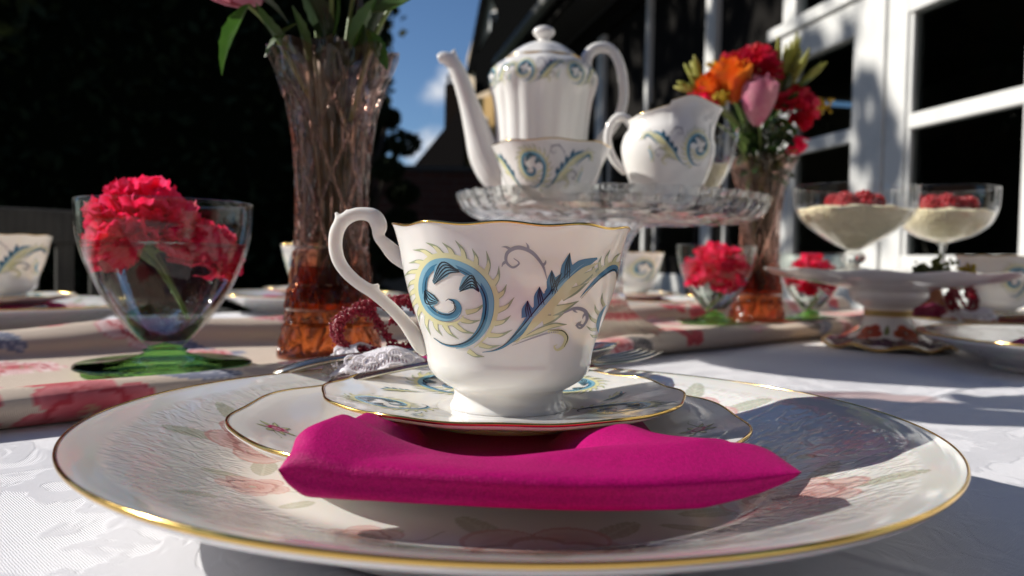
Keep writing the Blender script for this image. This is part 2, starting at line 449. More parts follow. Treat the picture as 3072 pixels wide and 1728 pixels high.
# ------------------------------------------------------------------ table and cloth
WOOD = mat('weathered teak', (0.045, 0.042, 0.034), 0.75, var=(14, (0.025, 0.023, 0.018), 0.4, 0.7), bump=[('wave', 20, 0.2, 0.004)])
U0, U1, V0, V1 = -95, 142, -9, 112
tc = uv((U0 + U1) / 2, (V0 + V1) / 2)
tb = thing('garden_table', 'long garden table under the white damask cloth', 'table', (tc[0], tc[1], -74), UV_A)
m = MB(); m.box((0, 0, 71.6), (U1 - U0 - 3, V1 - V0 - 3, 3.4)); m.build('table_top', WOOD, tb)
for sx in (-1, 1):
    for sy in (-1, 1):
        m = MB(); m.box((sx * 100, sy * 48, 37), (8, 8, 66)); m.build('leg', WOOD, tb)
def damask():
    m, n, l, p = M_('white damask')
    p.inputs['Base Color'].default_value = (0.66, 0.66, 0.70, 1)
    p.inputs['Roughness'].default_value = 0.75; p.inputs['Sheen Weight'].default_value = 0.15
    tcn = n.new('ShaderNodeTexCoord')
    nz = n.new('ShaderNodeTexNoise'); nz.inputs['Scale'].default_value = 22; nz.inputs['Detail'].default_value = 2
    nz.inputs['Distortion'].default_value = 2.5
    l.new(tcn.outputs['Object'], nz.inputs['Vector'])
    rp = n.new('ShaderNodeMapRange'); rp.inputs['From Min'].default_value = .47; rp.inputs['From Max'].default_value = .53
    l.new(nz.outputs['Fac'], rp.inputs['Value'])
    w1 = n.new('ShaderNodeTexWave'); w1.inputs['Scale'].default_value = 420; w1.bands_direction = 'X'; w1.inputs['Distortion'].default_value = 2
    w2 = n.new('ShaderNodeTexWave'); w2.inputs['Scale'].default_value = 420; w2.bands_direction = 'Y'; w2.inputs['Distortion'].default_value = 2
    for w_ in (w1, w2): l.new(tcn.outputs['Object'], w_.inputs['Vector'])
    mx = n.new('ShaderNodeMix'); mx.data_type = 'FLOAT'
    l.new(rp.outputs[0], mx.inputs['Factor']); l.new(w1.outputs['Fac'], mx.inputs['A']); l.new(w2.outputs['Fac'], mx.inputs['B'])
    b1 = n.new('ShaderNodeBump'); b1.inputs['Strength'].default_value = .45; b1.inputs['Distance'].default_value = .0006
    l.new(mx.outputs['Result'], b1.inputs['Height'])
    b2 = n.new('ShaderNodeBump'); b2.inputs['Strength'].default_value = .28; b2.inputs['Distance'].default_value = .0008
    l.new(rp.outputs[0], b2.inputs['Height']); l.new(b1.outputs[0], b2.inputs['Normal'])
    n3 = n.new('ShaderNodeTexNoise'); n3.inputs['Scale'].default_value = 9; n3.inputs['Detail'].default_value = 3
    l.new(tcn.outputs['Object'], n3.inputs['Vector'])
    b3 = n.new('ShaderNodeBump'); b3.inputs['Strength'].default_value = .25; b3.inputs['Distance'].default_value = .012
    l.new(n3.outputs['Fac'], b3.inputs['Height']); l.new(b2.outputs[0], b3.inputs['Normal'])
    sp = n.new('ShaderNodeSeparateXYZ'); l.new(tcn.outputs['Object'], sp.inputs[0])
    cre = []
    for ax, per in (('X', .21), ('Y', .165)):          # the creases left by ironing it folded
        pg = n.new('ShaderNodeMath'); pg.operation = 'PINGPONG'; pg.inputs[1].default_value = per; l.new(sp.outputs[ax], pg.inputs[0])
        mr = n.new('ShaderNodeMapRange'); mr.interpolation_type = 'SMOOTHSTEP'; mr.inputs['From Min'].default_value = .006; mr.inputs['From Max'].default_value = 0; l.new(pg.outputs[0], mr.inputs['Value']); cre.append(mr.outputs[0])
    ad = n.new('ShaderNodeMath'); ad.operation = 'MAXIMUM'; l.new(cre[0], ad.inputs[0]); l.new(cre[1], ad.inputs[1])
    b4 = n.new('ShaderNodeBump'); b4.inputs['Strength'].default_value = .5; b4.inputs['Distance'].default_value = .0022
    l.new(ad.outputs[0], b4.inputs['Height']); l.new(b3.outputs[0], b4.inputs['Normal']); l.new(b4.outputs[0], p.inputs['Normal'])
    return m
DAMASK = damask()
# the cloth: flat on the table, falling with folds over the edges
nu, nv = 130, 80
uu = np.linspace(-1, 1, nu); vv = np.linspace(-1, 1, nv)
HU, HV, DROP = (U1 - U0) / 2, (V1 - V0) / 2, 26.0
G = np.zeros((nu, nv, 3))
for i, a in enumerate(uu):
    for j, b in enumerate(vv):
        x, y = a * (HU + DROP), b * (HV + DROP)
        ox, oy = max(0, abs(x) - HU), max(0, abs(y) - HV)
        px, py = math.copysign(min(abs(x), HU), x), math.copysign(min(abs(y), HV), y)
        d = max(ox, oy)
        fl = 0.12 * d * (1 + 0.8 * math.sin(x * .21 + y * .19))
        if ox > 0: px += math.copysign(fl + .6, x)
        if oy > 0: py += math.copysign(fl + .6, y)
        G[i, j] = (px, py, -d + 0.06 * math.sin(x * .17 + 1) * math.sin(y * .13))
m = MB(); m.grid(G)
o = m.build('tablecloth', DAMASK); o.location = W(tc[0], tc[1], 0.0); o.rotation_euler = (0, 0, UV_A)
tag(o, 'white damask cloth draped over the long garden table', 'tablecloth')

# ------------------------------------------------------------------ floral printing by vertex colour
def flower(P, col, c, R, petals=5, ph=0.0, inner=(0.46, 0.012, 0.03), outer=(0.78, 0.52, 0.50), edge=(0.48, 0.03, 0.05), heart=(0.33, 0.16, 0.10), amt=1.0, streak=26):
    d = P - np.asarray(c); r = np.hypot(d[:, 0], d[:, 1]) / R; a = np.arctan2(d[:, 1], d[:, 0]) + ph
    lim = 0.72 + 0.28 * np.abs(np.cos(a * petals / 2)) ** 0.7
    q = r / lim
    t = np.clip(q, 0, 1)[:, None] ** 1.4
    st = (0.5 + 0.5 * np.sin(a * streak + 5 * np.sin(r * 9)))[:, None]
    base = np.array(inner) * (1 - t ** 1.5) + np.array(outer) * t ** 1.5
    base = base * (1 - 0.35 * st * (1 - t)) 
    seam = (np.abs(np.cos(a * petals / 2)) < 0.10)[:, None] & (t > .3)
    base = np.where(seam, np.array(edge), base)
    base = np.where((q > 0.93)[:, None], np.array(edge) * .6 + base * .4, base)
    lim2 = .5 + .14 * np.abs(np.cos((a + .5) * petals / 2)) ** .7; q2 = r / lim2
    in2 = (q2 < 1)[:, None]; t2 = np.clip(q2, 0, 1)[:, None]
    base = np.where(in2, base * .35 + .65 * (np.array(inner) * (1 - t2 ** 2) + np.array(outer) * t2 ** 2), base)
    base = np.where(((q2 > .9) & (q2 < 1.06))[:, None], np.array(edge) * .8, base)
    dots = (np.sin(a * 17 + 3 * np.sin(r * 40)) * np.sin(r * 60) > .2) & (r < .3)
    base = np.where((r < 0.10)[:, None], np.array((.42, .36, .26)), np.where(dots[:, None], np.array(heart), base))
    k = ((q < 1) * amt)[:, None]
    return col * (1 - k) + base * k
def leafp(P, col, c, ang, L, Wd, c1=(0.10, 0.095, 0.09), c2=(0.25, 0.24, 0.23), amt=1.0):
    d = P - np.asarray(c); ca, sa = math.cos(ang), math.sin(ang)
    x = (d[:, 0] * ca + d[:, 1] * sa) / L; y = (-d[:, 0] * sa + d[:, 1] * ca) / Wd
    w = np.sqrt(np.clip(x * (1 - x) * 4, 0, 1)) * (1 - .25 * x)
    ins = (x > 0) & (x < 1) & (np.abs(y) < w)
    vein = (np.abs(y) < .08) | (np.abs(np.sin((x * 1.0 - np.abs(y) * .35) * 22)) < .22)
    b = np.where(vein[:, None], np.array(c2), np.array(c1))
    k = (ins * amt)[:, None]
    return col * (1 - k) + b * k
def stemp(P, col, pts, w, c, amt=1.0):
    Q = cr(pts, 14); dm = np.full(len(P), 1e9)
    for q in Q: dm = np.minimum(dm, np.hypot(P[:, 0] - q[0], P[:, 1] - q[1]))
    k = ((dm < w) * amt)[:, None]
    return col * (1 - k) + np.array(c) * k

# ------------------------------------------------------------------ the floral runner, thick padded edges
RUN = mat('printed linen', (1, 1, 1), 0.85, vcol=True, sheen=0.1, bump=[('wave', 500, 0.35, 0.0006), ('noise', 14, 0.3, 0.01)])
prof = cr([(42.6, 0.05), (41.7, .55), (41.4, 1.2), (41.9, 1.75), (43.0, 1.95), (44.6, 1.62), (47, 1.3), (51, 1.2), (55, 1.15), (57.2, 1.2), (58.1, 1.6), (58.5, 2.3), (59.2, 2.9), (60.4, 3.15), (62, 2.9), (63.5, 2.2), (64.3, 1.0), (64.2, .05)], 5)
arc = np.concatenate([[0], np.cumsum(np.hypot(*np.diff(prof, axis=0).T))])
ul = np.linspace(-78, 135, 900)
G = np.zeros((len(ul), len(prof), 3)); PA = np.zeros((len(ul), len(prof), 2))
for i, u in enumerate(ul):
    far = prof[:, 0] > 50
    k = np.clip((prof[:, 0] - 48) / 12, 0, 1)
    dv = 0.35 * math.sin(u * .12) + .2 * math.sin(u * .31 + 1) + k * (6.5 * max(0, (34 - u) / 60) + .6 * math.sin(u * .09))
    zz = prof[:, 1] * (1 + .08 * math.sin(u * .17 + prof[:, 0].mean()) + .05 * np.sin(u * .41 + prof[:, 0] * .5))
    p = UA[None] * u + VA[None] * (prof[:, 0] + dv)[:, None]
    G[i, :, :2] = p; G[i, :, 2] = zz
    PA[i, :, 0] = u; PA[i, :, 1] = arc
P2 = PA.reshape(-1, 2)
col = np.tile(np.array((0.55, 0.45, 0.36)), (len(P2), 1))
r_ = random.Random(4)
for k in range(70):
    c = (r_.uniform(-78, 135), r_.uniform(0, arc[-1]))
    blue = r_.random() < .4
    col = leafp(P2, col, c, r_.uniform(0, 6.28), r_.uniform(3.5, 6.5), r_.uniform(1.0, 1.9), (0.14, 0.16, 0.24) if blue else (0.085, 0.075, 0.075), (0.36, 0.37, 0.42) if blue else (0.26, .22, .20))
for k in range(88):
    c = (-78 + k * 2.43 + r_.uniform(-1.5, 1.5), (k * 11.3) % arc[-1] + r_.uniform(-1, 1))
    col = flower(P2, col, c, r_.uniform(1.5, 3.6), r_.choice((5, 6, 7)), r_.uniform(0, 6), outer=r_.choice(((.74, .55, .53), (.58, .08, .09), (.78, .70, .68), (.60, .12, .13))))
for c, R in (((6.0, 1.2), 3.6), ((-2, 2.2), 4.2), ((13, .6), 3.2)):
    col = flower(P2, col, c, R, 7, .4, inner=(.36, .02, .04), outer=(.66, .18, .2))
m = MB(); m.grid(G)
o = m.build('table_runner', RUN, col=col); o.location = (0, 0, TZ + .0008)
tag(o, 'cream table runner printed with red flowers and grey leaves, padded edges', 'table runner')

# ------------------------------------------------------------------ dinner plate
def plate_profile(R, h, foot_r, foot_h, well_r, well_z, th=0.32, lip=0.18):
    top = cr([(0, well_z), (well_r * .5, well_z), (well_r * .86, well_z + .02), (well_r * 1.04, well_z + .16), (well_r + (R - well_r) * .4, well_z + (h - well_z) * .42), (well_r + (R - well_r) * .75, well_z + (h - well_z) * .8), (R - .45, h - .10), (R, h)], 8)
    bot = cr([(R + .05, h - lip * .6), (R - .35, h - .42), (well_r + (R - well_r) * .6, well_z + (h - well_z) * .62 - th - .05), (foot_r + .6, foot_h + .12), (foot_r + .22, .05), (foot_r, 0), (foot_r - .25, .05), (foot_r - .4, well_z - th - .05), (foot_r * .5, well_z - th), (0, well_z - th)], 6)
    return top, bot
def rim_tube(mb, R, z, mod, r=0.07, n=160, nr=8, squash=1.0):
    th = np.linspace(0, 2 * PI, n, endpoint=False)
    rr, zz = (R + 0 * th, z + 0 * th)
    if mod: rr, zz = mod(rr, zz, th)
    al = np.linspace(0, 2 * PI, nr, endpoint=False)
    ro = rr[:, None] + r * np.cos(al); zo = zz[:, None] + r * squash * np.sin(al)
    G = np.stack([ro * np.sin(th)[:, None], -ro * np.cos(th)[:, None], zo], 2)
    mb.grid(G, wrap_u=True, wrap_v=True)

def plate_mat():
    m, n, l, p = M_('embossed dinner china')
    at = n.new('ShaderNodeVertexColor'); at.layer_name = 'Col'
    l.new(at.outputs['Color'], p.inputs['Base Color'])
    p.inputs['Roughness'].default_value = .07; p.inputs['Specular IOR Level'].default_value = .6
    p.inputs['Subsurface Weight'].default_value = .25; p.inputs['Subsurface Scale'].default_value = .004
    tcn = n.new('ShaderNodeTexCoord'); sp = n.new('ShaderNodeSeparateXYZ')
    l.new(tcn.outputs['Object'], sp.inputs[0])
    # polar coordinates: embossing is drawn out along the radius
    at2 = n.new('ShaderNodeMath'); at2.operation = 'ARCTAN2'
    l.new(sp.outputs['Y'], at2.inputs[0]); l.new(sp.outputs['X'], at2.inputs[1])
    ln = n.new('ShaderNodeVectorMath'); ln.operation = 'LENGTH'
    cb0 = n.new('ShaderNodeCombineXYZ'); l.new(sp.outputs['X'], cb0.inputs[0]); l.new(sp.outputs['Y'], cb0.inputs[1])
    l.new(cb0.outputs[0], ln.inputs[0])
    k1 = n.new('ShaderNodeMath'); k1.operation = 'MULTIPLY'; k1.inputs[1].default_value = .12; l.new(at2.outputs[0], k1.inputs[0])
    cb = n.new('ShaderNodeCombineXYZ')
    k2 = n.new('ShaderNodeMath'); k2.operation = 'MULTIPLY'; k2.inputs[1].default_value = .9; l.new(ln.outputs['Value'], k2.inputs[0])
    l.new(k1.outputs[0], cb.inputs[0]); l.new(k2.outputs[0], cb.inputs[1])
    nz = n.new('ShaderNodeTexNoise'); nz.inputs['Scale'].default_value = 150; nz.inputs['Detail'].default_value = 1.2; nz.inputs['Distortion'].default_value = 1.4
    l.new(cb.outputs[0], nz.inputs['Vector'])
    mk = n.new('ShaderNodeMapRange'); mk.interpolation_type = 'SMOOTHSTEP'
    mk.inputs['From Min'].default_value = .086; mk.inputs['From Max'].default_value = .094
    l.new(ln.outputs['Value'], mk.inputs['Value'])
    mk2 = n.new('ShaderNodeMapRange'); mk2.interpolation_type = 'SMOOTHSTEP'
    mk2.inputs['From Min'].default_value = .131; mk2.inputs['From Max'].default_value = .126
    l.new(ln.outputs['Value'], mk2.inputs['Value'])
    mm = n.new('ShaderNodeMath'); mm.operation = 'MULTIPLY'; l.new(mk.outputs[0], mm.inputs[0]); l.new(mk2.outputs[0], mm.inputs[1])
    hh = n.new('ShaderNodeMath'); hh.operation = 'MULTIPLY'; l.new(mm.outputs[0], hh.inputs[0]); l.new(nz.outputs['Fac'], hh.inputs[1])
    b = n.new('ShaderNodeBump'); b.inputs['Strength'].default_value = .8; b.inputs['Distance'].default_value = .0012
    l.new(hh.outputs[0], b.inputs['Height'])
    p.inputs['Coat Weight'].default_value = 1.0; p.inputs['Coat Roughness'].default_value = .05; l.new(b.outputs[0], p.inputs['Coat Normal'])
    b2 = n.new('ShaderNodeBump'); b2.inputs['Strength'].default_value = .16; b2.inputs['Distance'].default_value = .0012
    l.new(hh.outputs[0], b2.inputs['Height']); l.new(b2.outputs[0], p.inputs['Normal'])
    return m
DINNER = plate_mat()
DP_top, DP_bot = plate_profile(14.0, 2.8, 8.2, 0.35, 8.6, 1.0)
def dinner_plate_meshes():
    m = MB(); n = 1000
    fine = np.stack([np.interp(np.linspace(0, 1, 210), np.linspace(0, 1, len(DP_top)), DP_top[:, k]) for k in (0, 1)], 1)
    m.lathe(np.concatenate([fine, DP_bot]), n)
    V = m.verts(); P2 = V[:, :2]
    col = np.tile(np.array((0.80, 0.785, 0.745)), (len(V), 1))
    top = np.arange(len(V)) < 210 * n
    sage, rose = dict(c1=(.42, .43, .30), c2=(.56, .56, .42), amt=.75), dict(inner=(.62, .25, .22), outer=(.80, .64, .59), edge=(.55, .20, .18), heart=(.36, .10, .06), amt=.85, streak=8)
    c2 = col.copy()
    rr = random.Random(11)
    for a in np.linspace(0, 2 * PI, 9, endpoint=False):
        a += .25; cx, cy = 8.7 * math.sin(a), -8.7 * math.cos(a)
        for k in range(4):
            a2 = a + rr.uniform(-.28, .28); r2 = rr.uniform(7.4, 10.2)
            c2 = leafp(P2, c2, (r2 * math.sin(a2), -r2 * math.cos(a2)), rr.uniform(0, 6.28), rr.uniform(.8, 1.6), rr.uniform(.2, .4), **sage)
        c2 = stemp(P2, c2, [(cx - 1.2, cy), (cx, cy + .5), (cx + 1.3, cy - .2), (cx + 2.0, cy + .7)], .045, (.50, .44, .34), .8)
        c2 = flower(P2, c2, (cx, cy), rr.uniform(.8, 1.2), 5, a, **rose)
    for (x, y, R) in ((.9, -9.3, 2.9), (8.4, -4.4, 2.2), (-8.9, 1.5, 2.3), (-2.6, 8.8, 2.6), (7.5, 6.5, 2.2)):
        for k in range(5):
            an = k * 1.26 + x
            c2 = leafp(P2, c2, (x + R * .8 * math.cos(an), y + R * .8 * math.sin(an)), an, 1.9, .5, **sage)
        c2 = flower(P2, c2, (x, y), R, 6, x, **rose)
    col[top] = c2[top]
    a = m.mesh('dinner_plate', DINNER, col=col)
    g = MB(); rim_tube(g, 14.02, 2.75, None, .05, 300, 10, 1.7)
    return a, g.mesh('gold_rim', GOLD)
dpm, dpg = dinner_plate_meshes()
def put(name, me, parent=None):
    o = bpy.data.objects.new(name, me); C.objects.link(o)
    if parent: o.parent = parent
    return o
def dinner_plate(label, loc, rz=0, group='dinner plates laid round the table'):
    t = thing('dinner_plate', label, 'plate', loc, rz, group)
    put('plate_body', dpm, t); put('gold_rim', dpg, t)
    return t
PX, PY = 0.08, 28.6
dinner_plate('large white dinner plate with gold edge and embossed rim, under the main teacup', (PX, PY, 0.06))

# ------------------------------------------------------------------ side plate with rosebuds
def side_mod(r, z, th):
    k = sstep(6.0, 9.2, r); return r * (1 + .010 * k * np.cos(10 * th)), z + .03 * k * np.cos(10 * th)
SP_top, SP_bot = plate_profile(9.2, 1.65, 5.0, .25, 5.6, .5, .28)
def side_plate(label, loc, rz=0):
    t = thing('side_plate', label, 'plate', loc, rz)
    m = MB(); m.lathe(np.concatenate([SP_top, SP_bot]), 200, side_mod); m.build('plate_body', PORC, t)
    g = MB(); rim_tube(g, 9.2, 1.61, side_mod, .055, 240, 8, 1.4); g.build('gold_rim', GOLD, t)
    spr = []
    for (x, y, rot) in ((0, 0, .2),):
        rib('olive', 0, [(-.1, 0), (.45, .12), (1.3, -.05), (1.6, .05)], [.03, .05, .03, .02], 5, spr)
        for (a, l_) in ((2.2, .6), (2.9, .65), (3.6, .6), (.5, .55), (-.3, .55), (-1.1, .5), (1.3, .5)):
            d = np.array((math.cos(a), math.sin(a)))
            rib('olive', 1, [d * .25, d * (.25 + l_ * .5), d * (.25 + l_)], [.04, .24, .2, .02], 4, spr)
            rib('yellow', 2, [d * .28, d * (.25 + l_ * .5), d * (.2 + l_ * .9)], [.02, .1, .08, .02], 4, spr)
        for k in range(5):
            a = k * 1.257; d = np.array((math.cos(a), math.sin(a)))
            rib('pink', 3, [d * .02, d * .2, d * .42], [.1, .36, .16], 4, spr)
        rib('rose', 4, [(.26, .02), (.14, .24), (-.16, .22), (-.24, -.04), (-.02, -.2), (.15, -.06), (0, .06)], [.03, .12, .12, .12, .1, .08, .03], 5, spr)
    for a in (-1.32, -.45, .5, 1.5, 2.6, 3.6):
        g = MB(); print_on(g, spr, dish_map(SP_top, a, 7.6, .95, side_mod), .006, .003)
        g.build('rosebud_print', INKS, t)
    return t
SPX, SPY, SPZ = -.69, 30.3, 1.06
side_plate('white side plate with scattered rosebud sprigs, between dinner plate and napkin', (SPX, SPY, SPZ), .0)

# ------------------------------------------------------------------ saucer and teacup
def sau_mod(r, z, th):
    k = sstep(4.2, 7.0, r); return r * (1 + .010 * k * np.cos(12 * th)), z + .035 * k * np.cos(12 * th)
SA_top = cr([(0, .42), (1.5, .42), (2.5, .42), (2.75, .46), (3.6, .53), (4.8, .70), (6.0, .92), (6.6, 1.03), (7.0, 1.10)], 8)
SA_bot = cr([(7.03, 1.03), (6.6, .82), (5.2, .52), (4.3, .30), (3.75, .05), (3.6, 0), (3.4, .05), (3.2, .22), (1.5, .26), (0, .26)], 6)
def saucer_meshes():
    m = MB(); m.lathe(np.concatenate([SA_top, SA_bot]), 240, sau_mod)
    g = MB(); rim_tube(g, 7.0, 1.075, sau_mod, .05, 240, 8, 1.3)
    pr = MB(); print_on(pr, ORN_SCR, dish_map(SA_top, 0, 4.6, .80, sau_mod), .006, .003)
    feather = [(k, l, a - np.array((2.4, 0))) for (k, l, a) in ORN_ALL[NSCROLL:NSCROLL + 30]]
    pf = MB(); print_on(pf, feather, dish_map(SA_top, 0, 4.6, .36, sau_mod), .006, .003)
    return m.mesh('saucer', PORC), g.mesh('gold_rim', GOLD), pr.mesh('scroll_print', INKS), pf.mesh('feather_print', INKS)
sm = saucer_meshes()
def saucer(label, loc, rz=0, group='scroll pattern saucers'):
    t = thing('saucer', label, 'saucer', loc, rz, group)
    put('saucer_body', sm[0], t); put('gold_rim', sm[1], t)
    for k in (-2, -1, 1, 2):
        put('scroll_print', sm[2], t).rotation_euler = (0, 0, k * 1.257)
        put('feather_print', sm[3], t).rotation_euler = (0, 0, k * 1.257 + .62)
    return t
CX, CY = -.24, 32.2
saucer('gold edged saucer with blue scrolls under the main teacup', (CX, CY, 2.12), 0)

# ------------------------------------------------------------------ folded napkin
def side_top(x, y):
    rho = np.hypot(x - SPX, y - SPY)
    return SPZ + np.where(rho < 9.2, np.interp(rho, SP_top[:, 0], SP_top[:, 1]), np.where(rho < 9.55, 1.66, .4))
def napkin_main():
    ns, nt = 90, 60
    s = np.linspace(0, 1, ns)
    rows = []
    d = np.concatenate([np.linspace(20.5, .9, nt), [.6, .32, .10, .0, .09, .0, .09, .3, .6], np.linspace(.9, 20.5, nt)])
    up = np.concatenate([np.zeros(nt), [0, .02, .10, .28, .5, .72, .88, .97, 1.0], np.ones(nt)])
    env = np.minimum(1, np.minimum((np.maximum(s, 0) / .05) ** .5, (np.maximum(1 - s, 0) / .2) ** .6))
    out = np.zeros((len(d), ns, 3))
    for i, (dd, u) in enumerate(zip(d, up)):
        xl = np.interp(dd, [0, 2, 6, 20.5], [-5.95, -5.9, -5.1, -5.6]); xr = np.interp(dd, [0, 1.2, 6.2, 12, 20.5], [7.7, 7.35, 5.35, 5.3, 6.4])
        x = xl + (xr - xl) * s
        y = 20.45 + .75 * s ** 3 + .5 * (1 - s) ** 4 + dd - .35 * np.sin(PI * s) * math.exp(-dd / 3) + .12 * np.sin(7 * s)
        ridge = 3.38 + .14 * np.sin(5.2 * s + 2.4) + .07 * np.sin(13 * s + .4)
        low = 2.16 + .03 * np.sin(9 * s)
        lft = np.exp(-(s / .16) ** 2)
        cen = np.exp(-((s - .42) / .26) ** 2)
        ridge = ridge + .22 * lft - .36 * cen - .5 * (1 - sstep(-.6, 2.4, dd))
        k = sstep(1.9 + 1.6 * lft, 4.6 + 1.4 * (1 - cen), dd)
        back = sstep(18.2, 19.8, dd)
        zt = ridge * (1 - k) + low * k + back * (.75 + .35 * np.sin(4.5 * s + .5) + .15 * np.sin(11 * s))
        zt = np.maximum(zt, (3.28 + .1 * np.sin(6 * s + 1) - .5 * (1 - sstep(-.6, 2.4, dd))) * (1 - sstep(6.5, 11, dd)) * (1 - cen ** 2))
        rho = np.hypot(x - CX, y - CY)
        under = 2.12 + np.interp(rho, SA_bot[::-1, 0], SA_bot[::-1, 1], right=9) - .035
        zt = np.where(rho < 7.04, np.minimum(zt, np.maximum(under, 2.13)), zt)
        zb = np.maximum(side_top(x, y) + .03, 1.98); zt = np.maximum(zt, np.where(dd < 2.6, 2.97 + .05 * np.sin(7 * s + dd), 0) * (1 - sstep(1.7, 2.6, dd)) + side_top(x, y) * sstep(1.7, 2.6, dd))
        zb = zb * sstep(0, 1.4, dd) + 1.98 * (1 - sstep(0, 1.4, dd))
        mid = zb + (zt - zb) * (.62 + .18 * s) * (1 - sstep(1.5, 5, dd)) + 0 * zt
        zt = mid + (zt - mid) * env; zb2 = mid + (zb - mid) * env
        z = zb2 + (zt - zb2) * u
        out[i] = np.stack([x, y, z], 1)
    m = MB(); m.grid(out)
    o = m.build('napkin', SATIN)
    sd = o.modifiers.new('sub', 'SUBSURF'); sd.levels = 1; sd.render_levels = 1
    o.location = (0, 0, TZ)
    return tag(o, 'folded magenta satin napkin under the main saucer', 'napkin')
napkin_main()


CUP = cr([(2.30, 0), (2.26, .12), (2.14, .38), (2.18, .72), (2.5, .93), (2.86, 1.17), (3.09, 1.45), (3.2, 1.75), (3.24, 2.1), (3.38, 2.7), (3.6, 3.3), (3.92, 4.24), (4.16, 5.16), (4.32, 6.08), (4.50, 6.75), (4.60, 7.0)], 6)
def cup_mod(r, z, th):
    k = sstep(4.6, 7.0, z)
    return r * (1 + .012 * k * np.cos(10 * th + .6)), z + .05 * k * np.cos(10 * th + .6)
def cup_meshes():
    inner = CUP[::-1].copy(); inner = inner[inner[:, 1] > 1.3]; inner[:, 0] -= .2; inner[0, 1] -= .02
    inner[0] = (4.5, 7.02)
    bot = np.array([(2.6, 1.15), (1.8, .98), (0, .95)])
    under = np.array([(0, .55), (1.8, .5), (2.02, .1), (2.15, 0)])
    m = MB(); m.lathe(np.concatenate([under, CUP, inner, bot]), 220, cup_mod)
    g = MB(); rim_tube(g, 4.57, 7.0, cup_mod, .045, 220, 8, 1.1)
    pr = MB(); f = revolve_map(CUP, cup_mod)
    print_on(pr, ORN_CUP, f)
    p2 = MB(); print_on(p2, ORN_SCR, revolve_map(CUP, cup_mod, ang0=3.4, sc=1.0, rad=4.0, z0=4.3))
    h = MB(); S = .00668
    H = [(640, 440, 52), (560, 385, 52), (505, 325, 42), (458, 270, 33), (462, 205, 50), (436, 146, 48), (375, 126, 40), (310, 136, 40), (252, 175, 42), (215, 240, 44), (204, 325, 43), (218, 415, 41), (262, 495, 39), (335, 568, 37), (425, 630, 38), (520, 716, 38), (600, 806, 41), (655, 885, 47), (700, 965, 46), (735, 1015, 30)]
    H = np.array(H, float)
    pts = np.stack([(H[:, 0] - 1240 + (H[:, 1] - 195) * .023) * S, 0 * H[:, 0], 7.0 * (1340 - H[:, 1]) / 1140, H[:, 2] * S], 1)
    Q = cr(pts, 7)
    h.tube(Q[:, :3], Q[:, 3], 18, (1.0, .82))
    for (a, b, ra, rb) in (((235, 185), (208, 118), 38, 14), ((400, 610), (462, 578), 30, 16), ((700, 960), (688, 1008), 40, 26), ((330, 140), (262, 112), 26, 18)):
        e = np.array([((p[0] - 1240 + (p[1] - 195) * .023) * S, 0, 7.0 * (1340 - p[1]) / 1140) for p in (a, b)])
        h.tube(np.array([e[0], e[0] * .66 + e[1] * .34, e[0] * .33 + e[1] * .67, e[1]]), np.array([ra, ra * .75 + rb * .25, rb * 1.05, rb * .8]) * S, 12)
    return m.mesh('cup', PORC), g.mesh('gold_rim', GOLD), pr.mesh('scroll_print', INKS), h.mesh('handle', PORC), p2.mesh('scroll_print', INKS)
cm = cup_meshes()
def teacup(label, loc, rz=0, group='scroll pattern teacups'):
    t = thing('teacup', label, 'teacup', loc, rz, group)
    put('cup_body', cm[0], t); put('gold_rim', cm[1], t); put('scroll_print', cm[2], t); put('scroll_print', cm[4], t)
    h = put('handle', cm[3], t)
    r = h.modifiers.new('remesh', 'REMESH'); r.mode = 'VOXEL'; r.voxel_size = .0006; r.use_smooth_shade = True
    s = h.modifiers.new('smooth', 'SMOOTH'); s.iterations = 7; s.factor = .5
    return t
teacup('white bone china teacup with blue and yellow scroll feathers, standing on the magenta napkin stack', (CX + .18, CY, 2.545), 0)

# ------------------------------------------------------------------ cutlery
def spoon(label, loc, rz, pitch=0.0, L=16.5, group=None):
    t = thing('spoon', label, 'spoon', loc, rz, group); t.rotation_euler = (0, -pitch, rz)
    m = MB()
    xs = np.linspace(0, 11.5, 40)
    w = np.interp(xs, [0, .3, 1.2, 3, 7, 10, 11.5], [.25, .62, .75, .52, .28, .24, .35])
    zc = .35 * np.sin(xs / 11.5 * PI * .9) * 1.1 - .35 * sstep(9, 11.5, xs)
    G = []
    for th in np.linspace(0, 2 * PI, 12, endpoint=False):
        G.append(np.stack([xs, w * np.cos(th), zc - .5 * np.exp(-xs / 1.2) + (.16 + .16 * np.exp(-xs / 2)) * np.sin(th)], 1))
    m.grid(np.stack(G, 1), wrap_v=True, flip=True); m.build('spoon_handle', SILVER, t)
    b = MB(); a = np.linspace(0, 1, 20); th = np.linspace(-1, 1, 17)
    top, bot = [], []
    for q in a:
        wd = 1.75 * math.sqrt(max(1e-4, 1 - (2 * q - 1) ** 2)) * (1.08 - .2 * q) * .98
        x = 11.2 + q * 5.3
        dep = .85 * (1 - (2 * q - 1) ** 2)
        top.append([(x, wd * k, -dep * (1 - k * k) + .06 + .25 * q) for k in th])
        bot.append([(x, wd * k * 1.02, -dep * (1 - k * k) - .06 + .25 * q) for k in th])
    b.grid(np.concatenate([np.array(top), np.array(bot)[:, ::-1]], 1), wrap_v=True, flip=True); b.build('spoon_bowl', SILVER, t)
    return t
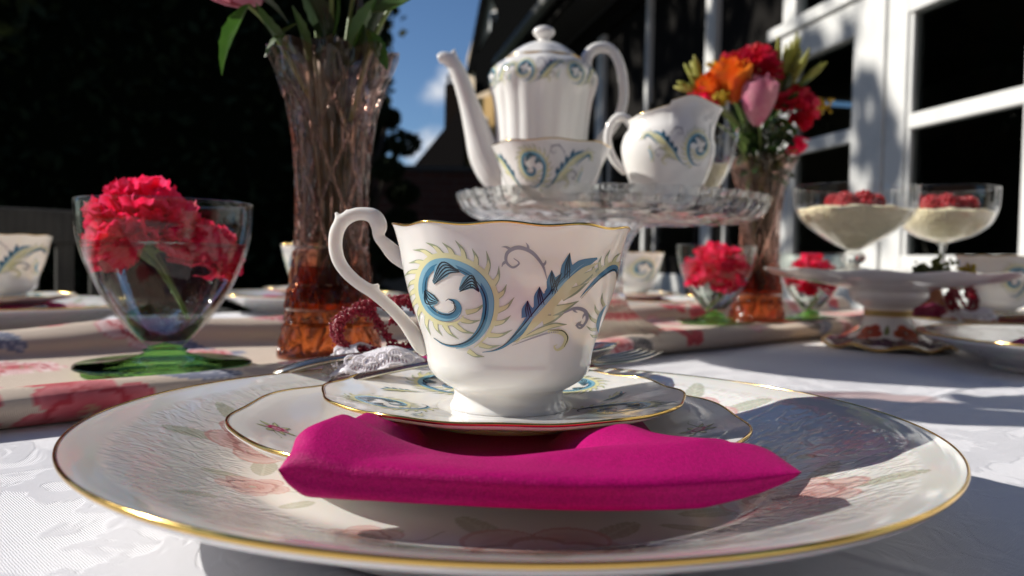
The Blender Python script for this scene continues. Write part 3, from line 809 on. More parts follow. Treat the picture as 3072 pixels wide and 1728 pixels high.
def fork(label, loc, rz, pitch=0.0, group=None):
    t = thing('fork', label, 'fork', loc, rz, group); t.rotation_euler = (0, -pitch, rz)
    m = MB(); xs = np.linspace(0, 12.6, 40)
    w = np.interp(xs, [0, .4, 2, 6, 8.6, 10.2, 11.2, 12.6], [.3, .75, .6, .28, .24, .5, 1.05, 1.1])
    zc = .45 * np.sin(xs / 12.6 * PI) - .25 * sstep(10, 12.6, xs)
    G = [np.stack([xs, w * np.cos(th), zc + .11 * np.sin(th)], 1) for th in np.linspace(0, 2 * PI, 12, endpoint=False)]
    m.grid(np.stack(G, 1), wrap_v=True, flip=True); m.build('fork_handle', SILVER, t)
    for k in range(4):
        y = (k - 1.5) * .62
        a = np.linspace(0, 1, 10)
        g = MB(); g.tube(np.stack([12.3 + a * 4.8, y * (1 - .08 * a), -.25 - .25 * np.sin(a * PI * .8) + .35 * a], 1), np.interp(a, [0, .8, 1], [.19, .15, .05]), 8, (1, .7), up=(0, 0, 1))
        g.build('tine', SILVER, t)
    return t
spoon('old silver spoon lying behind the main teacup across its side plate', (-11.2, 38.6, 3.05), .09, .06)
fork('silver fork whose tines stick out past the main teacup napkin', (-7.6, 34.5, 2.95), .50, .05)

# ------------------------------------------------------------------ lace favour tied with beaded ribbon
LACE = mat('white lace', (0.86, 0.83, 0.88), 0.8, spec=.1, transl=.12)
PINKNET = mat('pale pink organza', (0.66, 0.30, 0.50), 0.5, sheen=.3, transl=.3)
BEAD = mat('dark red beads', (0.26, 0.002, 0.018), 0.2, spec=.6)
fav = thing('favour_pouch', 'white lace favour pouch with dark red beaded ribbon behind the main teacup handle', 'favour pouch', (-5.9, 39.6, 2.55))
m = MB(); m.ell((0, 0, .55), (2.2, 1.3, .62), 20, 10); m.build('pouch', PINKNET, fav)
# the lace frill: a net of cords with scalloped edge
m = MB()
ths = np.linspace(-2.7, .9, 60)
def frill(th, k):
    r = 1.5 + 1.35 * k + .12 * math.sin(th * 18) * k
    return np.array((r * math.sin(th) * 1.05, -r * math.cos(th) * .75, 1.35 - .95 * k ** 1.5 + .22 * math.sin(th * 7) * k + .2 * math.sin(th * 3 + 1)))
for k in (.02, .3, .62, .95, 1.0):
    m.tube(np.array([frill(t, k + .03 * math.sin(t * 36)) for t in ths]), .055 if k < .9 else .08, 6)
for i in range(0, 60, 1):
    a, b = ths[i], ths[min(59, i + 2)]
    m.tube(np.array([frill(a * (1 - q) + b * q, q) for q in np.linspace(0, 1, 6)]), .035, 5)
    m.tube(np.array([frill(b * (1 - q) + a * q, q) for q in np.linspace(0, 1, 6)]), .035, 5)
    m.ell(frill(a, 1.02), .085, 6, 5)
    if i % 4 == 0:
        c = frill(a, .55); th = np.linspace(0, 2 * PI, 10)
        m.tube(np.stack([c[0] + .3 * np.cos(th), c[1] + .12 * np.cos(th) - .05, c[2] + .25 * np.sin(th)], 1), .06, 6)
o = m.build('lace_frill', LACE, fav)
m = MB()
top = np.array([[frill(t, q) * np.array((.99, .99, 1)) - np.array((0, 0, .05)) for q in np.linspace(0, .55, 5)] for t in ths]); m.grid(top); m.build('lace_band', LACE, fav)
base_b = MB(); base_b.ell((0, 0, 0), .085, 6, 4); bv = base_b.verts(); bf = base_b.f
for li, pts in enumerate([[(-.6, .4, 1.1), (-2.4, .6, 1.4), (-2.75, .9, 2.4), (-1.6, 1.1, 3.3), (-.3, 1, 3.5), (.9, 1, 3.6), (1.9, .9, 2.9), (1.2, .6, 1.6), (0, .4, 1.2)],
                          [(-.2, .2, 1.1), (-1.8, .1, 1.2), (-2.5, .3, 1.9), (-2.3, .6, 2.8), (-1.1, .9, 3.0), (.2, .5, 1.4)],
                          [(0, .3, 1.1), (1.2, .2, 1.3), (2.0, .4, 2.2), (1.4, .6, 3.2), (.4, .6, 3.7), (.1, .5, 2.6)]]):
    m = MB(); Q = cr(pts, 22)
    for k in range(len(Q)):
        for j in range(9):
            off = rng.normal(0, .12, 3)
            m.add(bv * rng.uniform(.55, 1.1) + Q[k] + off, bf)
    o = m.build('ribbon_loop', BEAD, fav); o['kind'] = 'stuff'

# ------------------------------------------------------------------ green glass bowls with carnations
GREEN_T = glass('thin green tinted glass', (0.965, 0.985, 0.965), 0.0, 1.5, thin=True, boost=.86)
GREEN_S = glass('solid green glass', (0.62, 0.98, 0.48), .45, 1.5, gloss=.03)
WATER = glass('water', (0.985, 0.99, 0.985), .6, 1.33, thin=True, boost=.83)
CRIM = mat('crimson petals', (0.86, 0.008, 0.07), .6, spec=.2, transl=.5, var=(150, (0.86, 0.07, 0.20), .4, .65))
STEM = mat('green stem', (0.13, 0.22, 0.045), .5, var=(30, (.2, .28, .08), .4, .7))
BOWL = cr([(.85, 1.15), (1.6, 1.8), (2.7, 3.1), (3.65, 4.7), (4.3, 6.3), (4.62, 7.8), (4.72, 9.3)], 7)
def green_bowl(label, loc, rz, sc=1.0, group='green glass dessert bowls'):
    t = thing('glass_bowl', label, 'glass bowl', loc, rz, group); t.scale = (sc, sc, sc)
    inn = BOWL[::-1].copy(); inn[:, 0] -= .11; inn[:, 1] += .02; inn = inn[inn[:, 1] > 1.5]
    m = MB(); m.lathe(np.concatenate([BOWL, [(4.67, 9.36)], inn, [(0, 1.45)]]), 96); m.build('bowl', GREEN_T, t)
    m = MB(); m.lathe(np.concatenate([[(0, 0)], cr([(2.6, 0), (4.5, .05), (4.72, .2), (4.5, .3), (3.4, .36), (2.3, .48), (1.6, .68), (1.1, .86), (1.22, 1.0), (.95, 1.1), (.95, 1.2)], 6), [(0, 1.42)]]), 96); m.build('foot', GREEN_S, t)
    w = BOWL.copy(); w[:, 0] -= .13; w = w[w[:, 1] < 7.0]; w[0, 0] = 0
    w = w[w[:, 1] > 1.55]
    m = MB(); m.lathe(np.concatenate([[(0, 1.55)], w, [(w[-1, 0] + .02, 7.05), (w[-1, 0] - .2, 6.99), (0, 6.98)]]), 72); m.build('water', WATER, t)
    return t
def petal_grid(L, Wd, ruf, n1=5, n2=9, cup=.3, seed=0):
    r = random.Random(seed); ph = r.uniform(0, 6)
    G = np.zeros((n1, n2, 3))
    for i in range(n1):
        q = i / (n1 - 1)
        for j in range(n2):
            k = j / (n2 - 1) * 2 - 1
            w = Wd * (.18 + .82 * q ** .8) * k
            ll = L * q * (1 - .18 * k * k) + ruf * .5 * q ** 2 * math.sin(k * 14 + ph)
            G[i, j] = (ll, w, cup * L * q * q * (.3 + .7 * k * k) + ruf * q ** 2 * math.sin(k * 9 + ph * 2))
    return G
def aim(G, d, roll=0.0):
    """turn +x of the grid to d"""
    d = np.asarray(d, float); d /= np.linalg.norm(d)
    a = np.cross((0, 0, 1), d) if abs(d[2]) < .95 else np.cross((1, 0, 0), d)
    a /= np.linalg.norm(a); b = np.cross(d, a)
    a2 = a * math.cos(roll) + b * math.sin(roll); b2 = -a * math.sin(roll) + b * math.cos(roll)
    return G[..., 0:1] * d + G[..., 1:2] * a2 + G[..., 2:3] * b2
def carnation(label, loc, R, matl, stem=None, n=90, axis=(0, 0, 1), cat='flower', group=None, name='carnation', spread=.1, leafy=False, water_sc=1):
    t = thing(name, label, cat, loc, 0, group)
    ax = np.asarray(axis, float); ax /= np.linalg.norm(ax)
    e1 = np.cross(ax, (0.31, .2, .9)); e1 /= np.linalg.norm(e1); e2 = np.cross(ax, e1)
    m = MB()
    for k in range(n):
        z = 1 - (k + .5) / n * (1.0 + spread); ph = k * 2.39996 + rng.normal(0, .2)
        s = math.sqrt(max(0, 1 - min(1, abs(z)) ** 2)); d = ax * z + e1 * s * math.cos(ph) + e2 * s * math.sin(ph)
        d = d + rng.normal(0, .14, 3)
        L = R * rng.uniform(.75, 1.06)
        G = petal_grid(L * .74, L * .36, R * .05, 6, 13, cup=rng.uniform(.05, .5), seed=k)
        m.grid(aim(G, d, rng.uniform(-.5, .5)) + d * L * .28)
    b = m.build('bloom', matl, t); b['kind'] = 'stuff'
    if stem is not None:
        g = MB(); Q = cr(stem, 8); g.tube(Q, np.interp(np.linspace(0, 1, len(Q)), [0, .12, .2, 1], [.34, .3, .15, .14]), 8); s = g.build('stem', STEM, t)
        if leafy:
            for (i, dv) in ((4, (.6, -.2, .5)), (9, (-.5, -.3, .4)), (2, (.9, 0, -.1))):
                g = MB(); g.grid(aim(petal_grid(1.5, .22, .03, cup=.25, seed=i), dv) + Q[i]); g.build('leaf', STEM, s)
    return t
bowl_loc = (-20.8, 49.2, 1.45)
green_bowl('green footed glass bowl of water with crimson carnation, beside the tall pink vase', bowl_loc, 0, 1.06)
carnation('ruffled crimson carnation floating in the green bowl by the tall vase', (-22.0, 49.0, 9.6), 3.3, CRIM,
          [(.3, 0, -.6), (1.0, 0, -1.8), (1.8, -.2, -3.2), (2.6, -.3, -4.9)], 120, (-.2, -.25, .75), spread=.45, leafy=True)
carnation('second smaller crimson carnation at the back of the green bowl by the tall vase', (-19.0, 50.4, 8.0), 2.3, CRIM, None, 70, (.5, .1, .8), spread=.3)
for (lab, bl, sc, cl, R) in (
        ('small green glass bowl with crimson carnation in front of the further pink vase', (24.2, 97.5, 1.4), .98, (24.0, 97.0, 7.4), 3.7),
        ('green glass bowl with red flower seen under the white cake stand', (38.9, 106.5, 1.4), .92, (38.8, 106.4, 6.6), 3.3)):
    green_bowl(lab, bl, .4, sc)
    carnation('carnation, ' + lab.replace('with', 'over').replace('carnation', 'petals'), cl, R, CRIM, [(.2, 0, -.6), (.6, .2, -2.4), (-1.0, -.4, -4.6)], 80, (0, -.3, .9), spread=.5)

# ------------------------------------------------------------------ roses, sprays, leaves
def pcol(name, c, c2=None, tr=.35): return mat(name, c, .55, transl=tr, var=(50, c2 or tuple(min(1, x * 1.5) for x in c), .4, .7))
ROSE_PINK = pcol('pink rose petal', (0.58, 0.16, 0.27), (0.72, 0.36, 0.40))
ORANGE = pcol('orange petal', (0.75, 0.11, 0.008), (0.85, 0.30, 0.02))
RED = pcol('red petal', (0.55, 0.008, 0.02), (0.70, 0.02, 0.10))
GOLDY = pcol('goldenrod', (0.55, 0.36, 0.01), (0.70, 0.52, 0.03))
BUDG = pcol('yellow green bud', (0.33, 0.34, 0.05), (0.50, 0.46, 0.12))
LEAF = mat('rose leaf', (0.035, 0.10, 0.015), .35, transl=.3, var=(40, (0.06, 0.15, 0.02), .4, .7))
DLEAF = mat('dark glossy leaf', (0.02, 0.045, 0.012), .35, transl=.15)
def rose(label, loc, R, matl, axis=(0, -.2, 1), n=13, stem=None, group='flowers in the vases', name='rose', open_=1.0):
    t = thing(name, label, 'flower', loc, 0, group)
    q0 = Vector(axis).to_track_quat('Z', 'Y').to_matrix()
    Q = np.array(q0)
    for k in range(n):
        lay = k / (n - 1); rr = R * (.28 + .72 * lay) * (.78 + .22 * open_); wid = 1.5 - .35 * lay; h = R * (1.75 - .35 * lay) * (1.45 - .45 * open_)
        a = np.linspace(-wid, wid, 9); u = np.linspace(0, 1, 7)
        G = np.zeros((7, 9, 3)); ph = k * 2.4
        for i, x in enumerate(u):
            rad = rr * (.25 + .95 * math.sin(x * 1.75) ** .8) + R * .28 * lay * max(0, x - .72) * 3 * open_
            hh = h * x * (1 - .14 * (a / wid) ** 2) - (.22 * R * lay * max(0, x - .8) * 4 * open_) + .06 * R * np.sin(a * 5 + k)
            aa = a * (1 - .25 * x) 
            G[i] = np.stack([rad * np.cos(aa + ph), rad * np.sin(aa + ph), hh - R * .75], 1)
        m = MB(); m.grid((G @ Q.T)); m.build('petal', matl, t)
    if stem is not None:
        g = MB(); g.tube(cr(stem, 6), .16, 7); g.build('stem', STEM, t)
    return t
def leaf(stem, base, tip, wd, sag=.5, matl=LEAF, roll=0.0):
    base = np.array(base, float); v = np.array(tip, float) - base; L = np.linalg.norm(v)
    n1, n2 = 12, 7; G = np.zeros((n1, n2, 3))
    for i in range(n1):
        q = i / (n1 - 1); w = wd * math.sin(PI * (q * .94 + .04)) ** .8 * (1 - .3 * q) * (1 + (.08 if i % 2 else -.06))
        for j in range(n2):
            k = j / (n2 - 1) * 2 - 1
            G[i, j] = (L * q + .3 * abs(k) * w * .5, w * k, sag * L * .25 * math.sin(q * PI) + .35 * w * abs(k))
    m = MB(); m.grid(aim(G, v, roll)); o = m.build('leaf', matl, stem)
    o.location = W(*base) - stem.location
    return o
def spray(label, loc, R, matl, n=60, axis=(0, 0, 1), stem=None, kind='dots', name='flower_spray'):
    t = thing(name, label, 'flower', loc, 0, 'flowers in the vases')
    m = MB()
    for k in range(n):
        if kind == 'dots':
            p = rng.normal(0, 1, 3); p /= np.linalg.norm(p) + .4; p *= R * rng.uniform(.3, 1) * np.array((1, 1, .62))
            m.ell(p, rng.uniform(.14, .26), 6, 5)
        else:
            d = np.array(axis) + rng.normal(0, .33, 3); d /= np.linalg.norm(d)
            b = d * R * rng.uniform(0, .5); L = R * rng.uniform(.45, .8)
            q = np.linspace(0, 1, 7)[:, None]
            m.tube(b + d * L * q + np.array((0, 0, .1)) * q ** 2 * L, np.interp(q[:, 0], [0, .2, .65, 1], [.1, .3, .36, .1]), 7)
    b = m.build('floret' if kind == 'dots' else 'bud', matl, t); b['kind'] = 'stuff'
    if stem is not None:
        g = MB(); g.tube(cr(stem, 6), .12, 6); g.build('stem', STEM, t)
    return t

# ------------------------------------------------------------------ pressed glass vases
VPINK = glass('pink pressed glass', (0.96, 0.82, 0.77), .15, 1.5, grad=((0.82, 0.40, 0.20), .03, .09), gloss=.06, thin=True, boost=.88)
VCUT = glass('cut facets of pink glass', (0.99, 0.86, 0.80), .9, 1.5, rough=.08, grad=((0.86, 0.46, 0.26), .03, .09), gloss=.09, boost=1.1, thin=True)
VBASE = glass('amber pink glass foot', (0.84, 0.42, 0.20), .6, 1.5, gloss=.11, thin=True)
TEAW = glass('amber vase water', (0.78, 0.36, 0.12), .8, 1.36)
VPR = cr([(3.55, 0), (3.62, .4), (3.45, 1.2), (3.2, 2.6), (3.05, 4.2), (2.75, 6.0), (2.55, 8.0), (2.5, 10), (2.55, 12.5), (2.75, 15), (3.15, 17.2), (3.7, 18.9), (4.1, 20.0), (4.2, 20.7)], 8)
def vase_groove(th, z):
    gv = lambda q, w: np.clip(1 - np.abs(tri(q)) / w, 0, 1)
    star = gv(12 * th + PI / 2, .3) * (np.abs(((z + 2.53) % 5.07) - 2.53) < .9) * (z > 6)
    return np.maximum(np.maximum(np.maximum(gv(4 * th + z * .62, .15), gv(4 * th - z * .62, .15)), gv(z * 1.24 + PI / 2, .1) * (z < 8)), star)
def vase_mod(r, z, th):
    rel = sstep(.3, 1.4, z) * (1 - sstep(18.3, 19.4, z))
    groove = vase_groove(th, z)
    fan = .35 * np.maximum(0, np.cos(24 * th)) * np.exp(-((z % 5.07 - 2.5) / .9) ** 2)
    k = sstep(18.6, 20.4, z)
    rr = r * (1 - .085 * rel * groove - .03 * rel * fan + .03 * rel * tri(18 * th) * tri(z * 2.6)) + k * .32 * np.cos(9 * th)
    zz = z + k * .5 * np.abs(np.cos(4.5 * th))
    return rr, zz
def vase(label, loc, rz, sc, group='pink pressed glass vases'):
    t = thing('glass_vase', label, 'vase', loc, rz, group); t.scale = (sc, sc, sc)
    pr = np.stack([np.interp(np.linspace(0, 1, 120), np.linspace(0, 1, len(VPR)), VPR[:, k]) for k in (0, 1)], 1)
    up = pr[pr[:, 1] > 3.4]; inn = up[::-1].copy(); inn[:, 0] -= .42
    m = MB()
    n = 288; th = np.linspace(0, 2 * PI, n, endpoint=False)
    T = np.repeat(th[None], len(up), 0); ro, zo = vase_mod(np.repeat(up[:, :1], n, 1), np.repeat(up[:, 1:], n, 1), T)
    ri = np.repeat(inn[:, :1], n, 1); k = sstep(18.6, 20.4, np.repeat(inn[:, 1:], n, 1)); zi = np.repeat(inn[:, 1:], n, 1) + k * .5 * np.abs(np.cos(4.5 * T)); ri = ri + k * .32 * np.cos(9 * T)
    R_ = np.concatenate([ro, ri, ri[-1:] * 0]); Z_ = np.concatenate([zo, zi, zi[-1:]])
    R_ = np.concatenate([R_[-1:], R_]) if False else R_
    Tt = np.repeat(th[None], len(R_), 0)
    m.grid(np.stack([R_ * np.sin(Tt), -R_ * np.cos(Tt), Z_], 2), wrap_v=True, flip=True)
    def cut(mb, zs, rows):                     # the ground facets along the grooves
        for i in range(rows):
            g_ = vase_groove(th + PI / n, np.full(n, (zs[i] + zs[i + 1]) / 2)) * (1.0 if zs[i] < 18.3 else 0)
            for j in range(n):
                if g_[j] > .3: mb.mi[i * n + j] = 1
    cut(m, up[:, 1], len(up) - 1)
    m.build('vase_body', [VPINK, VCUT], t, smooth=False)
    lo = pr[pr[:, 1] <= 3.45]
    pf_ = np.concatenate([[(0, .25), (2.6, .2)], lo, [(0, 3.46)]]); m = MB(); m.lathe(pf_, n, vase_mod); cut(m, pf_[:, 1], len(pf_) - 1); m.build('foot', [VBASE, VCUT], t, smooth=False)
    w = np.array([(0, 3.9), (2.45, 3.95), (2.3, 5.2), (2.16, 6.2), (2.12, 6.4), (0, 6.4)]); m = MB(); m.lathe(w, 48); m.build('water', TEAW, t)
    return t
VL = (-12.6, 57.0, 1.2)
vase('tall pink cut glass vase with scalloped rim, beside the large green bowl', VL, .2, 1.0)
VR = (30.9, 103.0, 1.3)
vase('pink cut glass vase holding the mixed bright bouquet', VR, .5, .97)
def vstems(V, n, R0, H, seed, matl=STEM):
    r = random.Random(seed); out = []
    for k in range(n):
        a = r.uniform(0, 6.28); b = r.uniform(0, 1.6)
        p0 = (V[0] + b * math.cos(a + 2.5), V[1] + b * math.sin(a + 2.5), V[2] + 4.2 + r.uniform(0, .8)); b2 = r.uniform(.4, R0)
        p2 = (V[0] + b2 * math.cos(a), V[1] + b2 * math.sin(a), V[2] + H + r.uniform(-1.5, 2))
        lab = 'leafy green stem standing in the %s vase' % ('tall front pink' if V is VL else 'further pink')
        t = thing('leafy_stem', lab, 'stem', p0, 0, 'stems in %s vase' % ('front' if V is VL else 'further'))
        m = MB(); m.tube(cr([np.array(p0) - p0, (np.array(p2) - p0) * .55 + np.array((0, 0, .5)), np.array(p2) - p0], 6), r.uniform(.2, .36), 7)
        m.build('stalk', matl, t)
        out.append(t)
    return out
DSTEM = mat('dark stem', (0.02, 0.035, 0.009), .5)
SL = vstems(VL, 26, 1.9, 20, 3, DSTEM)
SR = vstems(VR, 14, 2.8, 20, 5, DSTEM)
# front bouquet: its blooms stand above the picture, only the lower leaves and one rose show
rose('pink rose drooping at the edge of the front bouquet', (-18.6, 55.5, 27.0), 2.7, ROSE_PINK, (-.35, -.5, .6), 14, [(0, 0, -1.5), (2, .6, -3.5), (4.6, 1, -8)])
for i, (b, t_, w, sg, rl) in enumerate([((-17.6, 54.2, 24.6), (-18.6, 52.3, 19.6), 1.0, .25, 1.1), ((-14.6, 54.6, 21.6), (-17.0, 53.8, 24.6), .55, -.3, .6), ((-14.3, 54.4, 23.6), (-16.4, 53.9, 21.2), .55, .3, -.5), ((-13.6, 54.2, 21.0), (-14.6, 53.6, 24.4), .6, .2, .3),
                                        ((-12.2, 54.5, 22.5), (-11.8, 53.4, 26.5), .8, .2, .2), ((-11, 54.6, 22), (-9.2, 54, 25.2), .7, .2, -.4), ((-9.8, 55, 24.5), (-6.6, 54.5, 25.6), .8, -.2, .9), ((-10, 55.5, 23.5), (-8.6, 55, 20.8), .6, .3, .9),
                                        ((-15.5, 56, 24), (-18, 56, 26), .9, .2, .1), ((-13, 56.5, 23), (-15, 56.5, 27), 1.2, .2, 1.), ((-12, 57, 22), (-11, 57, 27), 1.3, .2, .4), ((-10.4, 57, 22), (-8.6, 57, 27), 1.2, .2, -.6), ((-14.5, 57.5, 21), (-15.5, 57, 25.5), 1.0, .2, .3), ((-12.6, 55.5, 21), (-12.9, 55, 25), 1.1, .1, -.3), ((-11.2, 55.5, 21), (-10.6, 55, 25), 1.1, .1, .5)]):
    leaf(SL[i], b, t_, w, sg, (LEAF if i < 8 else DLEAF), roll=rl)
for k, (x, y, z) in enumerate(((-16.5, 60, 31), (-10, 58.5, 32), (-12.5, 54, 33.5), (-6.5, 55.5, 28.6))):
    rose(('dark red rose crowning the front bouquet', 'pink rose tucked beside the dark red one in the front bouquet', 'large pink rose facing the table from the front bouquet', 'deep red rose leaning over the glass cake stand')[k], (x, y, z), 3.0, RED if k % 3 == 0 else ROSE_PINK, ((x + 12.6) * .15, (y - 57) * .15, 1), 11, [(0, 0, -1), ((-12.6 - x) * .5, (57 - y) * .5, -5), ((-12.6 - x) * .8, (57 - y) * .8, -11)])
# further bouquet
vs = lambda p, q=.5: [(0, 0, -.8), ((VR[0] - p[0]) * .55, (VR[1] - p[1]) * .55, (VR[2] + 19 - p[2]) * .5), (VR[0] - p[0], VR[1] - p[1], VR[2] + 16 - p[2])]
def RB(fn, label, p, *a, **k): return fn(label, p, *a, stem=vs(p), **k)
RB(rose, 'orange rose with open petals in the further bouquet', (26.2, 100.5, 30.0), 2.55, ORANGE, (-.35, -.35, .9), 14, open_=.5)
RB(rose, 'second orange rose half hidden by the first in the further bouquet', (24.2, 101.0, 28.9), 2.0, ORANGE, (-.6, -.3, .8), 12, open_=.4)
RB(carnation, 'bright red carnation at the top of the further bouquet', (29.6, 102.2, 32.4), 3.3, RED, axis=(0, -.4, .9), n=70, spread=.4, group='flowers in the vases')
RB(carnation, 'red carnation next to the orange rose in the further bouquet', (27.2, 102.3, 32.2), 2.7, RED, axis=(-.3, -.5, .8), n=60, spread=.3, group='flowers in the vases')
RB(rose, 'pink tulip shaped rose at the front of the further bouquet', (29.0, 98.4, 26.8), 2.4, ROSE_PINK, (.05, -.15, 1), 13, open_=0.0)
RB(carnation, 'deep red carnation at the house side of the further bouquet', (34.2, 101.2, 27.3), 3.0, RED, axis=(.3, -.7, .5), n=70, spread=.4, group='flowers in the vases')
RB(carnation, 'crimson pink carnation low on the cream jug side of the further bouquet', (22.9, 100.6, 27.2), 2.5, CRIM, axis=(-.6, -.6, .4), n=60, spread=.3, group='flowers in the vases')
RB(spray, 'yellow goldenrod spray below the orange roses', (24.6, 98.9, 28.2), 1.7, GOLDY, 70)
RB(spray, 'dark yellow goldenrod spray nearest the house', (38.6, 104, 28.6), 2.2, GOLDY, 60)
RB(spray, 'small yellow spray behind the red carnations', (25.2, 104.5, 33.4), 1.3, GOLDY, 40)
RB(spray, 'tall cluster of yellow green lily buds in the further bouquet', (33.2, 103.2, 29.0), 6.6, BUDG, 34, (.18, -.1, 1), kind='buds', name='lily_buds')
RB(spray, 'yellow green buds leaning out beside the orange roses', (23.4, 102.0, 29.5), 3.8, BUDG, 14, (-.7, 0, .7), kind='buds', name='lily_buds')
RB(rose, 'drooping magenta rosebud under the red carnation near the house', (34.4, 100.6, 23.2), 1.2, CRIM, (.3, -.4, -.7), 8)
r_ = random.Random(9)
for k in range(110):
    a = r_.uniform(0, 6.28); h = r_.uniform(19, 29); rr = r_.uniform(.5, 4.6) * (.5 + (h - 19) / 18)
    b = np.array((VR[0] + rr * math.cos(a) * .8, VR[1] + rr * math.sin(a) * .8 - .5, h))
    leaf(SR[k % 14], b, b + np.array((math.cos(a) * r_.uniform(.5, 2.4), math.sin(a) * 1.5 - .6, r_.uniform(-2.2, 2.8))), r_.uniform(.4, .85), .3, LEAF if k % 3 == 0 else DLEAF, roll=r_.uniform(-1, 1))

# ------------------------------------------------------------------ glass cake stand with the coffee set
CUT = glass('cut clear glass', (0.97, 0.98, 0.97), .8, 1.5, gloss=.10)
GX, GY, GZ = 8.9, 75.5, 1.25
st = thing('glass_cake_stand', 'clear cut glass cake stand carrying the coffee pot, sugar bowl and jug', 'cake stand', (GX, GY, GZ))
n = 240
pl = np.array([(0, 10.95), (4, 10.95), (9, 10.95), (12.2, 10.9), (13.0, 11.1), (13.6, 11.7), (13.95, 12.4), (14.1, 12.85), (13.9, 12.9), (13.6, 12.3), (13.1, 11.75), (12.4, 11.45), (9, 11.4), (4, 11.4), (0, 11.4)])
def plate_m(r, z, th):
    k = sstep(12.4, 13.9, r); under = (z < 11.05) * sstep(2, 5, r)
    return r * (1 + .008 * k * tri(48 * th)), z - .28 * under * (np.maximum(np.abs(tri(10 * th + r * .9)), np.abs(tri(10 * th - r * .9))) - .4) + .12 * k * np.abs(np.cos(24 * th)) * (z > 12.5)
fine = np.concatenate([np.stack([np.linspace(0, 12.2, 46), np.full(46, 10.95)], 1), pl[4:]])
m = MB(); m.lathe(fine, n, plate_m); m.build('plate', CUT, st, smooth=False)
m = MB(); m.lathe(np.concatenate([[(0, 0)], cr([(5.6, 0), (5.7, .25), (5.0, .9), (3.4, 1.7), (2.0, 2.8), (1.35, 4.2), (1.2, 6.0), (1.5, 8.0), (2.4, 9.8), (3.2, 10.6)], 5), [(0, 10.65)]]), 72, lambda r, z, th: (r * (1 + .05 * np.abs(tri(12 * th))), z)); m.build('pedestal', CUT, st, smooth=False)
TOPZ = GZ + 11.42

SPOTP = mat('print wash teal', (0.10, 0.27, 0.36), .1)
def spline_tube(mb, pts, n=18, flat=(1, .9), k=8): 
    Q = cr(pts, k); mb.tube(Q[:, :3], Q[:, 3], n, flat)
def remesh(o, v=.0011, it=6):
    r = o.modifiers.new('remesh', 'REMESH'); r.mode = 'VOXEL'; r.voxel_size = v; r.use_smooth_shade = True
    s = o.modifiers.new('smooth', 'SMOOTH'); s.iterations = it; s.factor = .5
# coffee pot
pot = thing('coffee_pot', 'tall fluted white coffee pot with scroll border and curved spout on glass stand', 'coffee pot', (2.6, 80.2, TOPZ))
PP = cr([(3.7, 0), (3.75, .4), (3.6, .8), (3.95, 1.8), (4.15, 4), (4.3, 7), (4.5, 9.5), (4.8, 11.4), (5.15, 12.8), (5.2, 13.5), (4.9, 14.1), (4.2, 14.6), (3.6, 14.9)], 6)
def pot_mod(r, z, th):
    k = sstep(1.0, 3.0, z) * (1 - sstep(11.5, 13.2, z)); s = sstep(11, 13, z)
    return r * (1 + .028 * k * np.abs(np.cos(9 * th)) + .02 * s * np.cos(9 * th)), z - .25 * s * (1 - sstep(13.8, 14.6, z)) * np.abs(np.cos(4.5 * th))
m = MB(); m.lathe(np.concatenate([[(0, .15)], PP, [(3.4, 14.7), (0, 14.6)]]), 200, pot_mod); m.build('pot_body', PORC2, pot)
m = MB(); m.lathe(cr([(3.75, 14.75), (3.7, 15.0), (3.3, 15.35), (2.5, 16.0), (1.6, 16.5), (.75, 16.8), (.55, 17.0), (.75, 17.25), (1.05, 17.6), (.95, 18.0), (.5, 18.25), (0, 18.3)], 6), 96, lambda r, z, th: (r * (1 + .02 * sstep(1.5, 3.5, r) * np.cos(9 * th)), z)); lid = m.build('lid', PORC2, pot)
m = MB(); spline_tube(m, [(-2.7, 0, 3.2, 1.8), (-4.2, 0, 4.2, 1.95), (-5.4, 0, 5.8, 1.7), (-6.25, 0, 8.0, 1.3), (-7.1, 0, 10.6, .98), (-7.9, 0, 12.9, .85), (-8.7, 0, 14.5, .72), (-9.6, 0, 15.1, .62), (-10.2, 0, 14.9, .42)])
spline_tube(m, [(-8.5, 0, 14.6, .5), (-8.7, 0, 15.5, .3), (-8.6, 0, 16.0, .08)], 10)
remesh(m.build('spout', PORC2, pot))
m = MB(); spline_tube(m, [(4.35, 0, 13.6, .55), (4.1, 0, 14.6, .62), (4.3, 0, 15.6, .58), (5.2, 0, 16.35, .55), (6.5, 0, 16.2, .52), (7.4, 0, 14.8, .5), (7.85, 0, 12.5, .5), (7.7, 0, 10.5, .5), (6.9, 0, 8.8, .52), (5.9, 0, 7.6, .55), (5.3, 0, 6.4, .6), (4.0, 0, 6.0, .5)])
spline_tube(m, [(7.2, 0, 15.2, .4), (7.75, 0, 15.1, .15)], 10, k=4); spline_tube(m, [(5.9, 0, 7.6, .5), (6.7, 0, 6.9, .35)], 10, k=4)
remesh(m.build('handle', PORC2, pot))
scr_small = [(k, l, a) for (k, l, a) in ORN_ALL]
for a in (-1.05, -.15, .8, 1.9, 3.1, 4.2):
    m = MB(); print_on(m, scr_small, revolve_map(PP[PP[:, 1] > 10], pot_mod, ang0=a, sc=.55, rad=5.0, z0=13.1), .012, .006); m.build('scroll_print', INKS, pot)
m = MB(); rim_tube(m, 3.72, 14.98, None, .06, 80); m.build('gold_rim', GOLD, lid)
